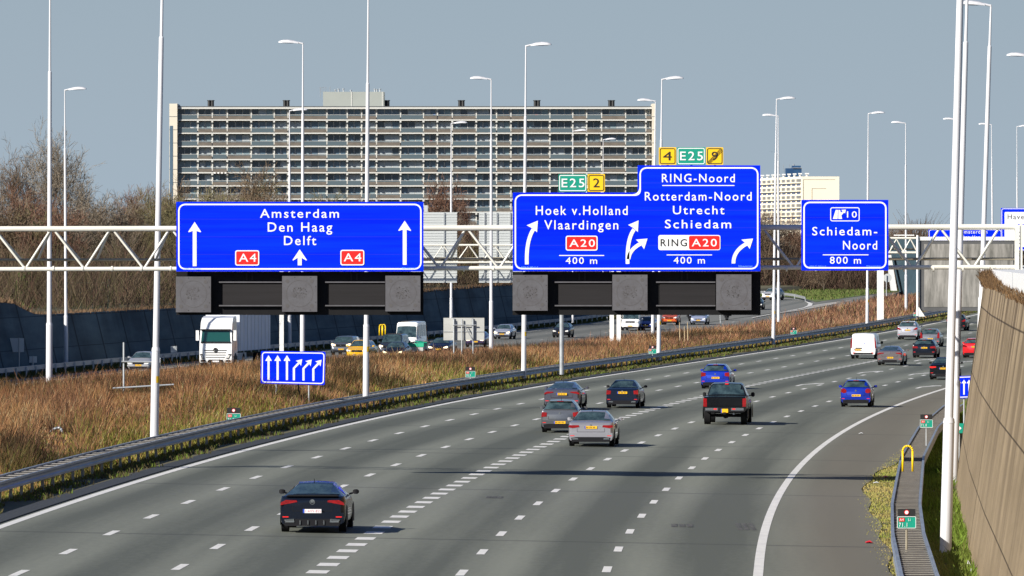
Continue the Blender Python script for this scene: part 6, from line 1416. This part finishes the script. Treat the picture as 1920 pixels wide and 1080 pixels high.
MB().tube(P(1488, 311, Y5 + 3), P(1488, 307.5, Y5 + 3), .3, None, 6).tube(P(1469, 322, Y5 + 3), P(1469, 308, Y5 + 3), .08, None, 5).tube(P(1480, 316, Y5 + 3), P(1480, 308, Y5 + 3), .08, None, 5).build('aerial', M['galv'], tb)
# small bird
x, _, z = P(1447, 284.5, 900); b = MB(); b.add([(x - .35, 900, z + .12), (x, 900.1, z), (x, 899.8, z - .02), (x + .35, 900, z + .16), (x - .04, 900.5, z), (x + .04, 900.5, z), (x, 899.6, z), (x, 900, z - .06)], [(0, 1, 2), (1, 3, 2), (4, 5, 6), (4, 6, 7), (5, 7, 6), (4, 7, 5)]); tag(b.build('bird', M['black'], None), 'tiny dark bird in flight above the cream block', 'bird')

def egz(X, Y):
    if X < XLf(Y) - 3.5: return max(left_wall_top(XLf(Y) - 2.6, Y), zL(Y) + 1.0) if Y < 900 else zL(min(Y, 1000)) + .9
    return gz(X, Y)
# ---------------------------------------------------------------- bare trees
def tree_geo(seed, Ht, spread=.55, up=.25, trunk=.18, dens=1.0, maxl=4, base=.22):
    r = np.random.default_rng(seed); Vt = []; Ft = []; Ct = []      # trunk part
    Vc = []; Fc = []; Cc = []
    def seg3(p0, p1, r0, r1):
        d = p1 - p0; l = np.linalg.norm(d); d = d / max(l, 1e-6); a = np.cross(d, [0, 0, 1.0]); na = np.linalg.norm(a); a = a / na if na > .05 else np.array([1., 0, 0]); c = np.cross(d, a); b_ = len(Vt)
        for p, rr in ((p0, r0), (p1, r1)):
            for k in range(4): th = k * math.pi / 2; Vt.append(p + (a * math.cos(th) + c * math.sin(th)) * rr)
        for k in range(4): Ft.append((b_ + k, b_ + (k + 1) % 4, b_ + 4 + (k + 1) % 4, b_ + 4 + k))
    def ribbon(p0, p1, w0, w1):
        d = p1 - p0; v = r.normal(0, 1, 3); a = np.cross(d, v); a = a / max(np.linalg.norm(a), 1e-6); b_ = len(Vc)
        Vc.extend([p0 - a * w0, p0 + a * w0, p1 + a * w1, p1 - a * w1]); Fc.append((b_, b_ + 1, b_ + 2, b_ + 3))
    def grow(p, d, L_, rad, lev):
        ns = 4 if lev < 2 else (3 if lev < maxl else 2); q = p.copy(); rr = rad
        for i in range(ns):
            d = d + r.normal(0, .13 + .05 * lev, 3); d[2] += up * .25; d = d / np.linalg.norm(d); e = q + d * L_ / ns; r2 = rad * (1 - .62 * (i + 1) / ns)
            if lev <= 1: seg3(q, e, rr, r2)
            else: ribbon(q, e, max(rr, .024), max(r2, .018))
            q = e; rr = r2
            if lev < maxl and (i > 0 or lev > 0):
                nk = int(r.integers(1, 4)) if lev > 0 else int(r.integers(2, 5)); nk = max(1, int(round(nk * dens)))
                for _ in range(nk):
                    th = r.uniform(0, 2 * math.pi); a = np.cross(d, [math.cos(th), math.sin(th), .3]); a = a / np.linalg.norm(a); f = r.uniform(.35, .95) * spread * 1.5
                    nd = d + a * f; nd[2] += up * .3; nd = nd / np.linalg.norm(nd); grow(q, nd, L_ * r.uniform(.45, .72), r2 * .62, lev + 1)
    p0 = np.zeros(3); p1 = np.array([r.normal(0, .1), r.normal(0, .1), Ht * base]); seg3(p0 - np.array([0, 0, .5]), p1, trunk, trunk * .85)
    grow(p1, np.array([0, 0, 1.0]), Ht * .62, trunk * .85, 0)
    for _ in range(3):
        th = r.uniform(0, 6.28); grow(p1, np.array([math.cos(th) * spread, math.sin(th) * spread, .9]), Ht * .50, trunk * .55, 1)
    Vt = np.array(Vt); Vc = np.array(Vc); zmax = Vc[:, 2].max(); s_ = Ht / zmax; Vt *= s_; Vc *= s_
    return Vt, Ft, Vc, Fc
def tmesh(nm, V, Fq, mt):
    me = bpy.data.meshes.new(nm); V = np.asarray(V, dtype=np.float32); Fq = np.asarray(Fq, dtype=np.int32)
    me.vertices.add(len(V)); me.vertices.foreach_set('co', V.ravel()); me.loops.add(Fq.size); me.loops.foreach_set('vertex_index', Fq.ravel()); me.polygons.add(len(Fq)); me.polygons.foreach_set('loop_start', np.arange(0, Fq.size, 4, dtype=np.int32)); me.materials.append(mt); me.update(calc_edges=True); return me
twm = [mat('twig_brown', (.16, .115, .075), .9), mat('twig_red', (.15, .085, .058), .9), mat('twig_olive', (.16, .14, .07), .9), mat('twig_grey', (.20, .165, .125), .9)]
for m_ in twm: m_.node_tree.nodes['Principled BSDF'].inputs['Specular IOR Level'].default_value = .1
variants = []
for i, (Ht, spd, up, dn, ml, bs) in enumerate(((12, .55, .25, 1.0, 4, .20), (12, .42, .45, 1.0, 4, .15), (12, .65, .15, 1.1, 4, .25), (12, .5, .35, .95, 4, .12), (8, .75, .3, 1.15, 4, .06), (16, .48, .32, 1.05, 4, .22))):
    Vt, Ft, Vc, Fc = tree_geo(100 + i, Ht, spd, up, .17, dn, ml, bs); variants.append((tmesh('trunk', Vt, Ft, M['trunk']), Vc, Fc, Ht))
crowns = {}
def crown(i, j):
    if (i, j) not in crowns: crowns[(i, j)] = tmesh('crown', variants[i][1], variants[i][2], twm[j])
    return crowns[(i, j)]
def tree(px, Y, top_py, base_py, vi, ci, label, group=None, name='bare_tree', wx=1.0):
    while Y < 1000 and px < 1150 and P(px, 0, Y)[0] > XLf(Y) - 9: Y += 15
    x, _, zb = P(px, base_py, Y); zb = egz(x, Y) - .1 if Y < 1000 else zb; zt = P(0, top_py, Y)[2]; s_ = (zt - zb) / variants[vi][3]
    t = thing(name, label, 'tree', (x, Y, zb), random.uniform(0, 6.28), group); t.scale = (s_ * wx, s_ * wx, s_)
    link(bpy.data.objects.new('trunk', variants[vi][0]), t); link(bpy.data.objects.new('crown', crown(vi, ci)), t); return t
tree(72, 640, 206, 575, 5, 3, 'tallest bare tree at the far left with the two slim masts before it', wx=.95)
tree(5, 650, 246, 575, 5, 0, 'reddish bare tree cut by the left edge of the picture', wx=.9)
tree(128, 655, 290, 578, 2, 3, 'broad bare tree leaning right of the tallest one', wx=.8)
tree(38, 630, 330, 575, 3, 1, 'low reddish bare tree in front of the tallest one')
tree(835, 760, 322, 545, 4, 1, 'rounded reddish bare tree in front of the middle of the apartment block', wx=.95)
tree(888, 775, 352, 545, 2, 1, 'smaller reddish bare tree right of the rounded one', wx=.8)
tree(440, 900, 298, 560, 0, 0, 'thin bare tree rising before the left part of the apartment block', wx=.95)
tree(486, 905, 318, 560, 3, 2, 'second thin bare tree before the left part of the apartment block', wx=.9)
tree(335, 860, 322, 560, 1, 0, 'bare tree overlapping the left end wall of the apartment block')
tree(1545, 1020, 470, 552, 0, 0, 'dark bare tree below the Schiedam-Noord sign on the green verge', wx=1.1)
rt = random.Random(11)
for k in range(46):       # left wood above the wall
    px = 150 + k * 15 + rt.uniform(-9, 9) if k < 46 else 0; Yt = rt.uniform(700, 900) if px > 330 else rt.uniform(600, 760)
    top = np.interp(px, [150, 230, 300, 360, 430, 520, 600, 700, 790, 850], [372, 350, 342, 338, 352, 345, 362, 368, 374, 372]) + rt.uniform(-8, 26)
    tree(px, Yt, top, 572 - (px - 150) * .03, rt.choice([0, 1, 2, 3, 4]), rt.choice([0, 0, 1, 2, 3, 2]), 'bare brown tree standing in the wood behind the dark left wall', 'bare trees in the wood behind the dark left wall', wx=rt.uniform(.85, 1.2))
for k in range(12):
    px = -5 + k * 14 + rt.uniform(-5, 5); tree(px, rt.uniform(580, 640), 372 + rt.uniform(-20, 50), 582, rt.choice([0, 1, 3, 4]), rt.choice([0, 2, 1, 3]), 'lower bare tree crowded under the tall ones at far left', 'lower bare trees under the tall ones at far left', wx=rt.uniform(.9, 1.3))
for k in range(34):       # right wood behind the ramp
    px = 985 + k * 21.5 + rt.uniform(-8, 8)
    top = np.interp(px, [985, 1420, 1470, 1500, 1640, 1700, 1740, 1800, 1900], [400, 378, 392, 398, 410, 408, 398, 412, 408]) + rt.uniform(-3, 14); Yt = rt.uniform(1040, 1180)
    tree(px, Yt, top, 551 if px < 1700 else 520, rt.choice([0, 1, 3, 4, 2]), rt.choice([0, 1, 1, 3]), 'bare brown tree in the wood behind the curved ramp', 'bare trees in the wood behind the curved ramp', wx=rt.uniform(1.0, 1.4))
# thickets: shrubs and saplings too dense to count
def thicket(name, label, px0, px1, Y0, Y1, basefn, h0, h1, n_, cols_, w=.05, lean=.22):
    px = rng.uniform(px0, px1, n_); Yt = rng.uniform(Y0, Y1, n_); zb = H - (np.vectorize(basefn)(px) - YH) / F * Yt if Y0 > 1000 else np.array([egz((a - 960) / F * b_, b_) - .1 for a, b_ in zip(px, Yt)])
    if Y0 < 1000:
        kp = (px - 960) / F * Yt < np.array([XLf(q) for q in Yt]) - 4.2; px, Yt, zb = px[kp], Yt[kp], zb[kp]; n_ = len(px)
    hs = rng.uniform(h0, h1, n_) * (.6 + .4 * np.clip(fbm(px * .05, Yt * .02, 1.2, 21) + .6, 0, 1.3)); zb = zb + rng.uniform(0, 1, n_) * hs * .6; C = np.asarray(cols_)[rng.integers(0, len(cols_), n_)] * rng.uniform(.6, 1.2, (n_, 1))
    o = tri_blades(name, np.stack([(px - 960) / F * Yt, Yt, zb], 1), hs * .7, w * rng.uniform(.5, 1.4, n_) * Yt / 600, C, TW, lean, .4); tag(o, label, 'thicket', kind='stuff'); return o
br = [(.11, .078, .05), (.08, .058, .04), (.14, .105, .065), (.09, .085, .035), (.11, .062, .045), (.05, .035, .025)]
thicket('thicket', 'dense brown saplings and undergrowth behind the dark left wall', -20, 1130, 520, 960, lambda p: 0, 1.5, 6.5, 150000, br, .042, .6)
thicket('thicket', 'dense dark saplings and undergrowth behind the curved ramp', 960, 1760, 1030, 1110, lambda p: 552 if p < 1690 else 520, 1.5, 8.5, 36000, [(.10, .07, .045), (.07, .05, .035), (.12, .085, .055), (.09, .05, .04)], .045, .55)
n_ = 7000; a = rng.uniform(0, 6.28, n_); rr_ = rng.uniform(0, 1, n_) ** .5; hh_ = rng.uniform(0, 1, n_); X0 = (48 - 960) / F * 560
px = X0 + np.cos(a) * rr_ * .95 * (1.1 - hh_ * .6); py = 560 + np.sin(a) * rr_ * 1.2; pz = egz(X0, 560) + hh_ * 2.6
o = tri_blades('ivy_bush', np.stack([px, py, pz], 1), rng.uniform(.12, .3, n_), rng.uniform(.1, .2, n_), np.asarray([(.07, .17, .02), (.11, .25, .03), (.03, .07, .02)])[rng.integers(0, 3, n_)], TW, .8, .7); tag(o, 'bright green ivy bush above the dip of the left wall', 'bush')
# distant low town and woods on the horizon
V_ = []; n_ = 26000; px = rng.uniform(-60, 1980, n_); Yt = rng.uniform(1350, 1420, n_); hs = rng.uniform(2, 9.5, n_)
o = tri_blades('distant_wood', np.stack([(px - 960) / F * Yt, Yt, np.full(n_, 3.9) + rng.uniform(0, 1, n_) * (hs * .5)], 1), hs * .6, .35 * rng.uniform(.5, 1.4, n_), np.asarray([(.17, .135, .10), (.14, .11, .085), (.18, .14, .10)])[rng.integers(0, 3, n_)], TW, .2, .5); tag(o, 'grey brown line of distant woods in front of the apartment blocks', 'wood', kind='stuff')
